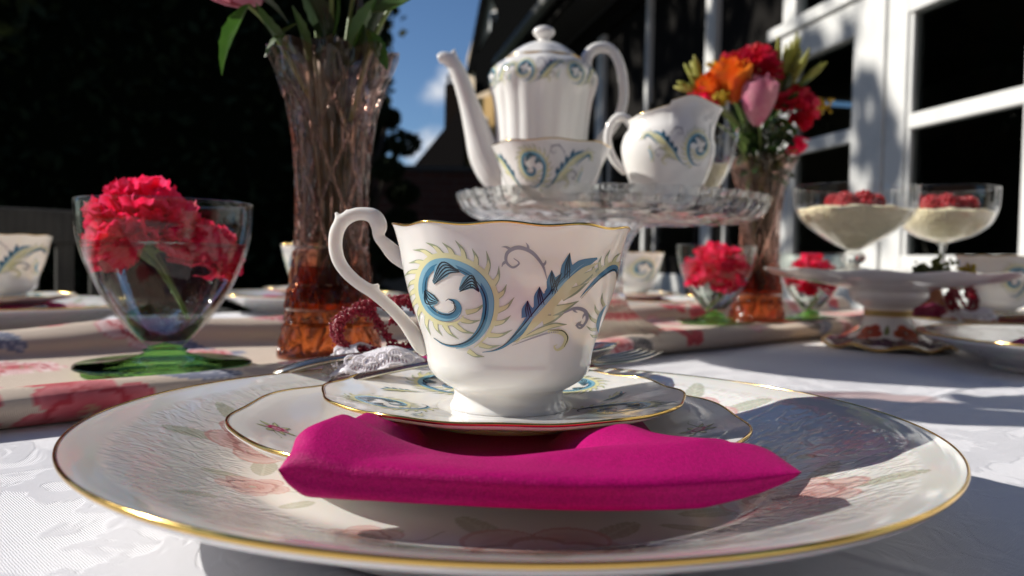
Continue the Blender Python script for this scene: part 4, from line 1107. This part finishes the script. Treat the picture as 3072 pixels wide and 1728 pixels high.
# sugar bowl
SBP = cr([(3.0, 0), (3.05, .3), (2.8, .6), (3.3, 1.1), (3.8, 2.2), (4.2, 3.4), (4.6, 4.4), (4.8, 4.8)], 6)
sb_mod = lambda r, z, th: (r * (1 + .012 * sstep(2.5, 4.8, z) * np.cos(8 * th)), z + .05 * sstep(3, 4.8, z) * np.cos(8 * th))
sug = thing('sugar_bowl', 'open white sugar bowl with blue scrolls in front of the coffee pot', 'sugar bowl', (2.95, 66.8, TOPZ))
inn = SBP[::-1].copy(); inn[:, 0] -= .2; inn = inn[inn[:, 1] > .8]; inn[0, 1] += .02
m = MB(); m.lathe(np.concatenate([[(0, .1)], SBP, inn, [(0, .7)]]), 140, sb_mod); m.build('bowl_body', PORC2, sug)
m = MB(); rim_tube(m, 4.77, 4.82, sb_mod, .05, 140); m.build('gold_rim', GOLD, sug)
for a in (-.06, 2.0, 4.1):
    m = MB(); print_on(m, ORN_ALL, revolve_map(SBP, sb_mod, ang0=a, sc=.78, rad=4.3, z0=2.75), .01, .004); m.build('scroll_print', INKS, sug)
m = MB(); print_on(m, [(k, l, a * np.array((-1, 1))) for (k, l, a) in ORN_ALL[NSCROLL:NSCROLL + 30]], revolve_map(SBP, sb_mod, ang0=-.75, sc=.78, rad=4.3, z0=2.7), .01, .004); m.build('feather_print', INKS, sug)
# cream jug
JP = cr([(3.1, 0), (3.15, .3), (2.75, .9), (2.8, 1.6), (3.3, 2.8), (3.8, 4.2), (3.95, 5.4), (3.7, 6.5), (3.4, 7.3), (3.3, 8.0), (3.45, 8.5)], 6)
def jug_mod(r, z, th):
    x, y = r * np.sin(th), -r * np.cos(th)
    k = sstep(6.0, 8.5, z)
    lip = np.clip(np.sin(th), 0, 1) ** 6
    r2 = r * (1 + .30 * k * lip - .05 * k * np.abs(np.cos(th)) + .01 * np.cos(8 * th) * k)
    z2 = z + k * (.8 * np.exp(-((th - .55) / .55) ** 2) + .8 * np.exp(-((th - (PI - .55)) / .55) ** 2) - .85 * np.clip(-np.sin(th), 0, 1) + .1 * lip)
    return r2, z2
jug = thing('cream_jug', 'white cream jug with blue scroll and pointed lip on glass stand', 'cream jug', (13.0, 70.0, TOPZ), -.12)
inn = JP[::-1].copy(); inn[:, 0] -= .2; inn = inn[inn[:, 1] > 1.0]
m = MB(); m.lathe(np.concatenate([[(0, .15)], JP, inn, [(0, .9)]]), 140, jug_mod); m.build('jug_body', PORC2, jug)
m = MB(); rim_tube(m, 3.4, 8.5, jug_mod, .05, 140); m.build('gold_rim', GOLD, jug)
m = MB(); spline_tube(m, [(-2.9, 0, 7.0, .4), (-3.6, 0, 7.9, .4), (-4.3, 0, 8.0, .38), (-4.95, 0, 7.2, .36), (-5.1, 0, 6.0, .36), (-4.75, 0, 4.8, .36), (-4.2, 0, 4.0, .38), (-3.4, 0, 3.3, .4)]); remesh(m.build('handle', PORC2, jug))
flip = [(k, l, a * np.array((-1, 1))) for (k, l, a) in ORN_ALL]
for a in (.25, PI + .1):
    m = MB(); print_on(m, flip, revolve_map(JP, jug_mod, ang0=a, sc=.74, rad=3.9, z0=5.0), .012, .005); m.build('scroll_print', INKS, jug)

# ------------------------------------------------------------------ desserts
CLEAR = glass('thin clear glass', (0.985, 0.985, 0.985), 0.0, 1.5, thin=True, boost=.9)
CREAM = mat('whipped cream', (0.80, 0.72, 0.48), .6, sss=.2, sss_scale=.004, bump=[('noise', 130, .9, .004), ('voronoi', 320, .4, .0015)])
BERRY = mat('raspberry', (0.36, 0.006, 0.014), .18, spec=.6, sss=.15, sss_scale=.002)
def dessert(label, loc, bowl, stem, fill, scx=1.0, berries=(), facet=False, group='glasses of cream with raspberries', wave=0.0):
    t = thing('dessert_glass', label, 'dessert glass', loc, .3, group)
    B = cr(bowl, 6); inn = B[::-1].copy(); inn[:, 0] -= .13; inn[:, 1] += .05
    fm = (lambda r, z, th: (r * (1 + .03 * np.abs(tri(10 * th)) + wave * sstep(fill, bowl[-1][1], z) * np.cos(9 * th)), z)) if facet else None
    m = MB(); m.lathe(np.concatenate([B, inn, [(0, inn[-1, 1])]]), 90, fm); m.build('bowl', CLEAR, t)
    m = MB(); m.lathe(np.concatenate([[(0, 0)], cr(stem, 5), [(0, stem[-1][1] + .1)]]), 60); m.build('stem', CUT, t)
    w = B[B[:, 1] < fill].copy(); w[:, 0] -= .16; w[0, 0] = 0; w[:, 1] += .06
    rr = w[-1, 0]
    top = np.array([(rr * q, fill + .12 + .35 * (1 - q * q)) for q in np.linspace(1, 0, 9)])
    m = MB(); m.lathe(np.concatenate([w, top]), 60, lambda r, z, th: (r, z + (.10 * np.sin(5 * th + r * 3) + .08 * np.sin(9 * th + 1) * r / 4) * (z > fill - .1))); m.build('cream', CREAM, t)
    for i, (x, y) in enumerate(berries):
        g = MB(); rr_ = random.Random(i)
        g.ell((0, 0, 0), (.78, .78, .85), 10, 7)
        for k in range(46):
            zc = 1 - 2 * (k + .5) / 46; s = math.sqrt(1 - zc * zc); g.ell((.78 * s * math.cos(k * 2.4), .78 * s * math.sin(k * 2.4), .85 * zc), .23, 7, 5)
        b = g.build('raspberry', BERRY); b.location = Vector(t.location) + Vector((x * .01, y * .01, (fill + .85) * .01)); b.rotation_euler = (1.2 + i, i * .7, i); b.scale = (1 + .18 * math.sin(i * 2.1),) * 3
        tag(b, 'raspberry lying on the cream in the %s' % ('facet cut dessert glass' if facet else 'smooth thin stemmed dessert glass'), 'raspberry', 'raspberries')
    return t
WX, WY = 38.6, 84.0
WTOP = 7.75
dessert('facet cut dessert glass of cream and raspberries with ball stem on white cake stand', (33.4, 80.5, WTOP), [(.7, 2.2), (1.5, 2.6), (3.1, 3.6), (4.7, 4.9), (5.5, 6.2), (5.7, 7.4), (5.7, 8.3)],
        [(2.6, .02), (2.5, .25), (.9, .5), (.55, .75), (1.0, 1.1), (1.15, 1.5), (.9, 1.9), (.6, 2.15)], 6.0, berries=[(-1.6, -1.5), (.2, -1.7), (1.7, -1.0), (-.5, .3), (1.2, .7), (-2.0, .4)], facet=True)
dessert('smooth dessert glass of cream and raspberries with thin stem on white cake stand', (44.9, 85.8, WTOP), [(.4, 3.2), (1.3, 3.45), (2.7, 3.95), (4.2, 5.0), (4.9, 6.4), (5.1, 7.6), (5.1, 8.9)],
        [(2.8, .02), (2.7, .2), (.8, .4), (.32, .7), (.28, 1.8), (.35, 2.9), (.6, 3.15)], 6.3, berries=[(-2.0, -1.3), (-.7, -2.0), (.7, -1.9), (1.9, -1.2), (-1.2, .2), (.4, 0)])
dessert('cut glass dish of cream behind the cream jug', (17.6, 81.0, TOPZ), [(.6, 1.0), (1.6, 1.8), (2.8, 3.6), (3.7, 5.6), (4.1, 7.4), (4.2, 8.6)], [(2.2, .02), (2.1, .25), (.8, .5), (.7, 1.05)], 5.2, facet=True, wave=.04)

# ------------------------------------------------------------------ white porcelain cake stand
STANDC = mat('painted porcelain', (1, 1, 1), .1, spec=.55, vcol=True)
ws = thing('porcelain_cake_stand', 'white porcelain cake stand with poppies on its foot and gold scalloped base', 'cake stand', (WX, WY, .1))
m = MB()
pr = np.concatenate([[(0, 7.5), (6, 7.5)], cr([(9, 7.5), (11, 7.62), (12.1, 7.9), (12.15, 7.75), (10.5, 7.1), (7, 6.45), (4.4, 6.1), (3.6, 5.7)], 5)])
m.lathe(pr, 120, lambda r, z, th: (r * (1 + .012 * sstep(9, 12, r) * np.cos(12 * th)), z + .12 * sstep(9, 12, r) * np.cos(12 * th))); m.build('plate', PORC2, ws)
m = MB(); pp = cr([(3.7, 5.75), (3.7, 5.2), (3.1, 4.6), (2.45, 4.2), (2.3, 3.85), (2.25, 3.4), (2.3, 3.0), (2.7, 2.3), (3.6, 1.5), (4.8, .95), (5.8, .65), (6.3, .45)], 9)
m.lathe(np.concatenate([pp, [(6.2, .2), (4, .3), (0, .4)]]), 260, lambda r, z, th: (r * (1 + .03 * sstep(4.5, 6.3, r) * np.cos(8 * th)), z + .22 * sstep(4.5, 6.3, r) * np.cos(8 * th + 1.2)))
V = m.verts(); th = np.arctan2(V[:, 0], -V[:, 1]); Q2 = np.stack([th * 3.2, V[:, 2] * 1.25 + np.hypot(V[:, 0], V[:, 1]) * -.35], 1)
col = np.tile(np.array((.80, .785, .755)), (len(V), 1))
for k in range(6):
    a = -PI + k * PI / 3 + .12
    pop = (.55, .10, .02) if k % 2 else (.50, .05, .02)
    for j, (dx, dy) in enumerate(((-.9, -.75), (.1, -.95), (.9, -.8), (1.6, -1.2))):
        col = flower(Q2, col, (a * 3.2 + dx + .4, .25 + dy), .72, 4, j, inner=(.05, .015, .05), outer=(.10, .03, .09), edge=(.03, .01, .03), heart=(.01, .01, .01))
    col = flower(Q2, col, (a * 3.2, 1.0), 1.25, 4, k, inner=(.30, .03, .01), outer=pop, edge=(.36, .04, .01), heart=(.03, .02, .02))
    col = leafp(Q2, col, (a * 3.2 + 1.5, .6), 1.5, 1.5, .3, (.16, .2, .07), (.26, .3, .12))
band = (V[:, 2] > 3.35) & (V[:, 2] < 3.8) & (np.hypot(V[:, 0], V[:, 1]) > 1)
col[band] = (.40, .30, .10)
m.build('pedestal', STANDC, ws, col=col)
m = MB(); rim_tube(m, 6.32, .42, lambda r, z, th: (r * (1 + .03 * np.cos(8 * th)), z + .22 * np.cos(8 * th + 1.2)), .16, 200); m.build('gold_base_rim', GOLD, ws)
m = MB(); rim_tube(m, 12.1, 7.85, lambda r, z, th: (r * (1 + .012 * np.cos(12 * th)), z + .12 * np.cos(12 * th)), .06, 200); m.build('gold_rim', GOLD, ws)
m = MB(); rim_tube(m, 2.3, 3.82, None, .07, 80); m.build('gold_band', GOLD, ws)
m = MB(); rim_tube(m, 2.3, 3.33, None, .07, 80); m.build('gold_band', GOLD, ws)
for (x, y, R, mt, lab) in ((42.6, 82.2, 1.5, mat('moss', (.10, .11, .015), .8), 'tuft of dark green moss flowers on the white cake stand'), (44.6, 80.4, .7, GOLDY, 'little yellow blossom lying on the white cake stand'), (40.6, 81.0, .8, mat('dark moss', (.05, .06, .012), .8), 'small sprig of moss on the white cake stand')):
    t = thing('moss_sprig', lab, 'flower', (x, y, WTOP), 0)
    m = MB()
    for k in range(60):
        p = rng.normal(0, 1, 3) * np.array((R * .55, R * .4, R * .45)); p[2] = abs(p[2]) + .1
        m.ell(p, rng.uniform(.12, .28), 6, 5)
    b = m.build('florets', mt, t); b['kind'] = 'stuff'

# ------------------------------------------------------------------ the other place settings
def napkin_small(label, loc, rz, w=11, d=11, h=.9):
    m = MB(); ns = 24
    G = []
    for u in np.linspace(0, 2 * PI, 26, endpoint=False):
        row = []
        for s in np.linspace(-1, 1, ns):
            x = s * w / 2; y = math.cos(u) * d / 2 * (1 - .25 * s * s); e = max(.02, 1 - abs(s) ** 6) ** .5
            z = h / 2 + e * h / 2 * math.copysign(abs(math.sin(u)) ** .5, math.sin(u)) + .18 * math.sin(s * 5 + y * .7) * (math.sin(u) > 0)
            row.append((x, y, z))
        G.append(row)
    m.grid(np.array(G), wrap_u=True, flip=True); o = m.build('napkin', SATIN); o.location = W(*loc); o.rotation_euler = (0, 0, rz)
    return tag(o, label, 'napkin', 'magenta napkins')
SETS = [((-54, 87, 0), 'by the wooden garden chair', 1.9, .35), ((-29.5, 121, 0), 'behind the tall front vase', 2.4, -.9), ((19.5, 131, 0), 'behind the glass cake stand', 2.9, .8),
        ((58, 98, 0), 'at the house end of the table', .2, 2.9), ((49, 67.5, 0), 'next along from the main teacup, beyond the shaded cloth', -.5, 2.2)]
for (x, y, z), where, rz, cr_ in SETS:
    dinner_plate('gold edged dinner plate ' + where, (x, y, .06), rz)
    napkin_small('folded magenta napkin on the plate ' + where, (x, y, 1.15), rz, 13, 12, 1.4)
    if 'next along' in where: continue
    saucer('scroll saucer on the napkin ' + where, (x, y, 2.5), rz)
    teacup('scroll pattern teacup on the setting ' + where, (x, y, 2.92), cr_)
fork('silver fork resting on the napkin by the wooden garden chair', (-60, 71.5, 2.3), 1.15 - .5, .03)
fork('second silver fork beside the first by the wooden garden chair', (-57.5, 70.5, 2.2), 1.15 - .45, .03)
spoon('silver spoon on the setting at the house end', (49, 89.0, 3.0), .1, .02)
# lace pouch and amber pot of the house end setting
TERRA = mat('amber brown glazed pot', (0.30, 0.085, 0.015), .25, spec=.6, var=(20, (.20, .05, .01), .4, .7))
t = thing('honey_pot', 'small amber brown pot with magenta net ribbon near the house end setting', 'pot', (49.6, 101, .1), 0)
m = MB(); m.lathe(np.concatenate([[(0, 0)], cr([(2.6, 0), (3.3, .8), (3.75, 2.4), (3.6, 4.2), (3.1, 5.3), (3.0, 6.1), (3.3, 6.5), (3.2, 6.8)], 5), [(2.9, 6.6), (2.8, 5), (0, 4.8)]]), 64); m.build('pot_body', TERRA, t)
m = MB(); m.lathe(cr([(3.95, .4), (4.6, 1.6), (4.3, 2.9), (4.9, 3.7), (4.6, 3.9), (3.9, 2.8)], 4), 90, lambda r, z, th: (r * (1 + .06 * np.cos(13 * th)), z + .2 * np.cos(9 * th))); m.build('net_ribbon', mat('magenta net', (.16, .003, .04), .5, transl=.3), t)
def pouch(label, loc, rz, sc=1.0):
    t = thing('favour_pouch', label, 'favour pouch', loc, rz, 'lace favour pouches'); t.scale = (sc,) * 3
    for ch in fav.children:
        c = ch.copy(); C.objects.link(c); c.parent = t
    return t
pouch('lace favour pouch lying by the amber brown pot', (50.5, 90.2, 2.4), .6, 1.1)
pouch('lace favour pouch with dark ribbon on the setting next along from the main teacup', (45.0, 62.8, 2.2), -.4, 1.4)

# ------------------------------------------------------------------ garden chair
def chair(label, loc, rz):
    t = thing('garden_chair', label, 'chair', loc, rz, 'wooden garden chairs')
    def part(nm, *bx):
        m = MB()
        for b in bx: m.box(*b)
        o = m.build(nm, WOOD, t, smooth=False)
        bv = o.modifiers.new('bev', 'BEVEL'); bv.width = .004; bv.segments = 2
        return o
    for sx in (-1, 1):
        part('leg', ((sx * 24, 0, 43), (5, 4, 86))); part('leg', ((sx * 24, -46, 22), (5, 5, 44)))
        part('arm_rest', ((sx * 25, -22, 66), (6.5, 52, 2.6)))
        part('leg_post', ((sx * 24, -46, 54.5), (5, 5, 21)))
    part('top_rail', ((0, -.3, 81), (43, 3, 6.5))); part('back_rail', ((0, 0, 50), (43, 3, 5)))
    for k in range(7): part('slat', ((-18 + k * 6, 0, 65), (3.2, 1.6, 27)))
    for k in range(6): part('seat_slat', ((0, -6 - k * 7.6, 43), (52, 6.6, 2)))
    part('apron', ((0, -46, 39.5), (43, 2.6, 6)))
    return t
cpos = uv(29, 143)
chair('weathered wooden garden chair with slatted back at the far side of the table', (-97, 153, -68), UV_A - .1)

# ------------------------------------------------------------------ planting
HEDGE = mat('yew foliage', (0.015, 0.024, 0.009), .9, spec=.15)
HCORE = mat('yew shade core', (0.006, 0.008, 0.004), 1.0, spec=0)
TREEL = mat('tree foliage', (0.022, 0.032, 0.010), .8, spec=.2, transl=.15, var=(1.5, (0.035, 0.05, 0.012), .4, .65))
AUTL = mat('russet foliage', (0.09, 0.03, 0.010), .8, spec=.2, transl=.2, var=(1.5, (0.04, 0.045, 0.012), .4, .65))
BARK = mat('bark', (0.045, 0.033, 0.024), .9, bump=[('noise', 30, .6, .02)])
def leaf_mesh(pts, size, seed):
    g = np.random.default_rng(seed); n = len(pts)
    a = g.normal(0, 1, (n, 3)); a /= np.linalg.norm(a, axis=1)[:, None]
    b = g.normal(0, 1, (n, 3)); b -= a * (a * b).sum(1)[:, None]; b /= np.linalg.norm(b, axis=1)[:, None]
    s = size * g.uniform(.6, 1.3, (n, 1))
    V = np.stack([pts - a * s, pts + b * s * .5, pts + a * s, pts - b * s * .5], 1).reshape(-1, 3)
    return V, [(4 * i, 4 * i + 1, 4 * i + 2, 4 * i + 3) for i in range(n)]
def hedge(label, x0, x1, y0, y1, h, seed, n=9000, size=5):
    """garden coordinates in cm from the ground"""
    t = bpy.data.objects.new('hedge', None); C.objects.link(t); tag(t, label, 'hedge', 'tall clipped hedges'); t.location = ((x0 + x1) * .005, (y0 + y1) * .005, 0)
    cx, cy = (x0 + x1) / 2, (y0 + y1) / 2
    g = np.random.default_rng(seed)
    m = MB(); lx, ly = x1 - x0, y1 - y0
    nx, nz = 40, 16
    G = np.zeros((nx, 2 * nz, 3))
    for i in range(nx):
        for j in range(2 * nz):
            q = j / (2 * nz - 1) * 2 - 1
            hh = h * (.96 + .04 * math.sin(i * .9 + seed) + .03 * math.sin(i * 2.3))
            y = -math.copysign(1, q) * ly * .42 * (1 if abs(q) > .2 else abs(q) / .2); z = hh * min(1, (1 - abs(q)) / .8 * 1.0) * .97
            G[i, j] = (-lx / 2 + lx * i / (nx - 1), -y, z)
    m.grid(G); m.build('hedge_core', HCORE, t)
    p = np.stack([g.uniform(-lx / 2, lx / 2, n), g.choice([-1, 1], n) * ly * .46 + g.normal(0, ly * .05, n), g.uniform(0, h, n)], 1)
    tp = g.random(n) < .3
    p[tp, 1] = g.uniform(-ly / 2, ly / 2, tp.sum()); p[tp, 2] = h * (.98 + .04 * np.sin(p[tp, 0] * .03 + seed)) + g.normal(0, 7, tp.sum())
    en = g.random(n) < .08; p[en, 0] = np.where(g.random(en.sum()) < .5, -lx / 2, lx / 2) + g.normal(0, 6, en.sum())
    V, F = leaf_mesh(p, size, seed); m = MB(); m.add(V, F); o = m.build('foliage', HEDGE, t, smooth=False); o['kind'] = 'stuff'
    return t
def tree(label, x, y, h, R, seed, matl, n=7000, trunk=14, size=9, zlow=.35, group='trees round the garden'):
    t = bpy.data.objects.new('tree', None); C.objects.link(t); tag(t, label, 'tree', group); t.location = (x * .01, y * .01, 0)
    g = np.random.default_rng(seed); m = MB()
    m.tube(cr([(0, 0, -5), (R * .03, 0, h * .25), (-R * .03, R * .03, h * .5), (0, 0, h * .9)], 6), np.interp(np.linspace(0, 1, 19), [0, .1, 1], [trunk * 1.4, trunk, trunk * .2]), 10)
    cl = []
    for k in range(26):
        zz = h * (zlow + (1 - zlow) * (k + .5) / 26); a = k * 2.4; rr = R * math.sqrt(max(.05, 1 - ((zz / h - .62) / .42) ** 2)) * g.uniform(.5, 1)
        c = np.array((rr * math.cos(a), rr * math.sin(a), zz)); cl.append((c, R * g.uniform(.22, .4)))
        m.tube(cr([(0, 0, zz * .72), (c[0] * .5, c[1] * .5, zz * .86), tuple(c)], 4), np.interp(np.linspace(0, 1, 9), [0, 1], [trunk * .35, trunk * .08]), 6)
    m.build('trunk', BARK, t)
    P = []
    for c, r in cl:
        q = g.normal(0, 1, (n // 26, 3)); q /= np.linalg.norm(q, axis=1)[:, None]; P.append(c + q * r * g.uniform(.45, 1, (len(q), 1)) ** .6 * np.array((1, 1, .75)))
    V, F = leaf_mesh(np.concatenate(P), size, seed); m = MB(); m.add(V, F); o = m.build('crown', matl, t, smooth=False); o['kind'] = 'stuff'
    return t
hedge('tall dark yew hedge behind the garden chair', -1500, -160, 900, 1040, 500, 1, 16000, 9)
tree('dark evergreen tree at the end of the yew hedge', -112, 640, 205, 36, 3, HEDGE, 20000, 9, 2.6, .05)
tree('tall dark tree standing over the yew hedge', -430, 490, 620, 135, 5, TREEL, 2600, 16, 9)
tree('russet autumn tree beyond the yew hedge', -900, 900, 800, 280, 6, AUTL, 9000, 22, 14)
tree('large dark tree on the sunny side of the garden', -1500, 300, 620, 300, 8, TREEL, 8000, 26, 16)
hedge('dark yew hedge along the sunny side of the garden', -1300, -1150, -700, 420, 260, 12, 9000, 8)


for k, (x, y, h, R_, lab) in enumerate(((-350, -900, 950, 330, 'broad unseen tree added behind the camera to block sky light'), (350, -950, 1000, 350, 'tall unseen tree added behind the camera near the house to block sky light'), (-1000, -800, 900, 330, 'unseen tree added at the lawn corner to block sky light'), (950, -250, 900, 320, 'unseen tree added behind the near end of the house to block sky light'))):
    tree(lab, x, y, h, R_, 30 + k, TREEL, 4200, 26, 24, .12)  # unseen trees added to cut the fill from the sky
# ------------------------------------------------------------------ brick garden wall
BRICK = mat('old red brick', (0.13, 0.045, 0.03), .9, var=(6, (0.07, 0.03, 0.022), .4, .7), bump=[('noise', 90, .4, .006)], coord='Generated')
MORT = mat('lime mortar', (0.16, 0.14, 0.12), .95)
gw = bpy.data.objects.new('garden_wall', None); C.objects.link(gw); tag(gw, 'low dark brick garden wall between the hedge and the houses', 'wall'); gw.location = (-.1, 8.2, 0)
m = MB(); m.box((0, 3, 84), (300, 20, 168)); m.build('wall_core', MORT, gw, smooth=False)
bm_ = MB(); bm_.box((0, 0, 0), (21.5, 10, 6.5)); bme = bm_.mesh('brick', BRICK, smooth=False)
for r in range(9):
    for k in range(13):
        o = bpy.data.objects.new('brick', bme); C.objects.link(o); o.parent = gw
        o.location = ((-138 + k * 22.5 + (11 if r % 2 else 0)) * .01, -.03 - .003 * ((k * 7 + r * 3) % 4), (164 - r * 7.6) * .01)
m = MB(); m.box((0, 3, 171), (304, 28, 5)); m.build('coping', mat('coping stone', (.08, .07, .06), .9), gw, smooth=False)

PINKB = mat('pink bounce brick', (0.42, 0.27, 0.21), .9, var=(5, (0.33, 0.19, 0.15), .4, .7), bump=[('noise', 60, .4, .006)])  # for an unseen wall added behind the camera as a warm reflector
m = MB(); m.box((0, 0, 115), (900, 22, 230)); bw = m.build('bounce_wall', PINKB, smooth=False); bw.location = (-.8, -3.2, 0); tag(bw, 'pink bounce brick wall, unseen, added to bounce warm light onto the table', 'wall')
# ------------------------------------------------------------------ the house with french doors
PAINT = mat('white gloss paint', (0.66, 0.66, 0.64), .4, spec=.4, var=(8, (0.56, 0.57, 0.56), .5, .75), bump=[('noise', 50, .1, .002)])
PANE = glass('window glass', (0.80, 0.84, 0.84), 0.0, 1.5, thin=True)
INTER = mat('dim interior wall', (0.06, 0.05, 0.04), .8)
SHADEW = mat('eave shade boarding', (0.009, 0.008, 0.007), .9, spec=.1)  # near-black colour stands in for the eave shade on the far doors
GUTT = mat('grey gutter', (0.20, 0.20, 0.19), .5)
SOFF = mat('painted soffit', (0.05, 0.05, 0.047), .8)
TILE = mat('dark roof tile', (0.008, 0.007, 0.007), 1.0, spec=0.0, bump=[('wave', 12, .6, .03)])
hs = bpy.data.objects.new('garden_house', None); C.objects.link(hs); tag(hs, 'house with white glazed french doors and deep shaded eaves', 'house')
hs.location = (1.66, 0, 0); hs.rotation_euler = (0, 0, math.atan2(.978, -.207))
# local x runs along the wall away from the camera, local y out into the garden (metres -> build in cm)
def hpart(nm, bxs, matl, parent=hs, bev=.004):
    m = MB()
    for (x0, x1, y0, y1, z0, z1) in bxs: m.box(((x0 + x1) / 2, (y0 + y1) / 2, (z0 + z1) / 2), (x1 - x0, y1 - y0, z1 - z0))
    o = m.build(nm, matl, parent, smooth=False)
    if bev:
        b = o.modifiers.new('bev', 'BEVEL'); b.width = bev; b.segments = 2
    return o
E0 = 1 / .978
PAN = [(60, 95), (118, 165), (204.5, 248.5), (274, 311), (328, 366), (394.5, 447), (470, 525.5), (557, 610), (640, 690)]
zB, zM0, zM1, zT, zH, zTT = 86, 123, 127.5, 157, 173, 226
for i, (a, b) in enumerate(PAN):
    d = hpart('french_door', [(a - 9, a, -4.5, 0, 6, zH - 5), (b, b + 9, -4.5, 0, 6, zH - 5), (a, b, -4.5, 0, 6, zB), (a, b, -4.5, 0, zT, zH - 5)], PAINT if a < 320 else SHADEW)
    hpart('glazing_bar', [(a, b, -3.6, -.6, zM0, zM1)], PAINT, d)
    for (z0, z1) in ((zB, zM0), (zM1, zT)):
        hpart('pane', [(a, b, -2.6, -2.0, z0, z1)], PANE, d, 0)
        hpart('glazing_bead', [(a, a + 1.6, -2, -.8, z0, z1)], PAINT, d, .002); hpart('glazing_bead', [(b - 1.6, b, -2, -.8, z0, z1)], PAINT, d, .002)
    hpart('bottom_panel', [(a + 6, b - 6, -.1, .9, 22, zB - 9)], PAINT, d)
    if a > 320:
        hpart('eave_shade_board', [(a - 9, b + 9, -6, -2, zT + 2, zTT)], SHADEW)  # dark sheet in place of shade under the eaves
    else:
        tw = hpart('transom_window', [(a - 9, a, -5, -.4, zH, zTT), (b, b + 9, -5, -.4, zH, zTT), (a, b, -5, -.4, zTT - 4, zTT)], PAINT)
        hpart('pane', [(a, b, -3, -2.4, zH, zTT - 4)], PANE, tw, 0)
for i in range(len(PAN) - 1):
    x0, x1 = PAN[i][1] + 9.3, PAN[i + 1][0] - 9.3
    if x1 - x0 > 2: hpart('door_post', [(x0, x1, -8, .8, 4, zTT)], PAINT)
hpart('header_beam', [(40, 328, -6, 1.4, zH - 4.7, zH - .3)], PAINT)
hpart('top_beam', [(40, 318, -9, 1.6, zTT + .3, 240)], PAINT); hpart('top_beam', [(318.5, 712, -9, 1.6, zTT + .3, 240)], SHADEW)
hpart('end_wall', [(699.5, 712, -300, .5, 4, zTT)], mat('house render', (.30, .27, .22), .9)); hpart('end_wall', [(28, 50, -300, .5, 4, zTT)], mat('house render near', (.30, .27, .22), .9))
hpart('back_wall', [(28, 712, -312, -301, 4, 240)], INTER, bev=0); hpart('floor', [(50, 699, -300, -10, 2, 5)], INTER, bev=0); hpart('ceiling', [(50, 699, -300, -10, 230, 236)], INTER, bev=0)
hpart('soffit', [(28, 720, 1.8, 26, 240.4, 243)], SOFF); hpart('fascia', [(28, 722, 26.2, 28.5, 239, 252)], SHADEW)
m = MB(); xs = np.array((28, 722.)); a = np.linspace(PI, 2 * PI, 9)
m.grid(np.stack([np.stack([np.full(9, x), 33.2 + 4.6 * np.cos(a), 250 + 4.6 * np.sin(a)], 1) for x in xs])); g_ = m.build('gutter', GUTT, hs); sl = g_.modifiers.new('s', 'SOLIDIFY'); sl.thickness = .004
m = MB(); m.add([(20, 30, 252), (730, 30, 252), (730, -170, 420), (20, -170, 420), (20, 30, 247), (730, 30, 247), (730, -170, 410), (20, -170, 410)], [(0, 1, 2, 3), (7, 6, 5, 4), (0, 4, 5, 1), (1, 5, 6, 2), (2, 6, 7, 3), (3, 7, 4, 0)]); m.build('roof', TILE, hs, smooth=False)

# ------------------------------------------------------------------ neighbouring houses behind
CREAMW = mat('cream render', (0.62, 0.50, 0.36), .9, bump=[('noise', 6, .2, .02)])
OCHRE = mat('ochre render', (0.45, 0.28, 0.10), .9)
DARKW = mat('dark weatherboard', (0.005, 0.005, 0.005), 1.0, spec=0.0)
def poly(m, pts, y0, y1):
    sh = lambda x: -(x + 150) * 1.2          # both houses stand turned towards the sunny side
    n = len(pts); V = [(x, y0 + sh(x), z) for x, z in pts] + [(x, y1 + sh(x), z) for x, z in pts]
    m.add(V, [tuple(range(n)), tuple(range(2 * n - 1, n - 1, -1))] + [(i, i + n, (i + 1) % n + n, (i + 1) % n) for i in range(n)])
nh = bpy.data.objects.new('gabled_house', None); C.objects.link(nh); tag(nh, 'distant gabled house with cream upper wall, small window and dark roof', 'house'); nh.location = (0, 25, 0)
def npart(nm, matl, *ps, parent=nh):
    m = MB()
    for (pts, y0, y1) in ps: poly(m, pts, y0, y1)
    return m.build(nm, matl, parent, smooth=False)
npart('gable_wall', CREAMW, ([(-140, 0), (260, 0), (260, 640), (-4, 640), (-40, 760), (-92, 870), (-150, 690)], 0, 500))
npart('bargeboard', DARKW, ([(-150, 640), (-98, 905), (-82, 900), (-128, 640)], -30, 520))
npart('roof', DARKW, ([(-98, 905), (-82, 868), (-50, 760), (-40, 745), (300, 650), (300, 1300), (40, 1300)], -40, 520))
w_ = npart('window', PAINT, ([(-82, 725), (-62, 725), (-62, 800), (-82, 800)], -8, 0)); npart('pane', DARKW, ([(-78, 730), (-66, 730), (-66, 795), (-78, 795)], -12, -8.5), parent=w_)
npart('porch_roof', DARKW, ([(-120, 665), (-35, 790), (300, 1100), (300, 640), (-120, 560)], -75, -46))
oh = bpy.data.objects.new('chimney_house', None); C.objects.link(oh); tag(oh, 'low dark roofed house with tall chimney stack and ochre lit side wall', 'house'); oh.location = (0, 24, 0)
npart('wall', OCHRE, ([(-155, 0), (-60, 0), (-60, 540), (-155, 540)], 0, 300), parent=oh)
for k in range(2): npart('window', PAINT, ([(-132 + k * 34, 390), (-114 + k * 34, 390), (-114 + k * 34, 480), (-132 + k * 34, 480)], -8, 0), parent=oh)
npart('roof', TILE, ([(-300, 360), (-150, 500), (-140, 500), (-140, 330), (-300, 330)], -120, 300), parent=oh)
ch = npart('chimney', mat('sooty brick', (.008, .006, .005), 1.0, spec=0.0), ([(-207, 300), (-150, 300), (-150, 590), (-207, 590)], -60, 20), parent=oh)
for k in range(3): npart('chimney_pot', mat('chimney clay', (.012, .008, .006), 1.0, spec=0.0), ([(-203 + k * 18, 590), (-192 + k * 18, 590), (-193 + k * 18, 622), (-202 + k * 18, 622)], -40, -26), parent=ch)
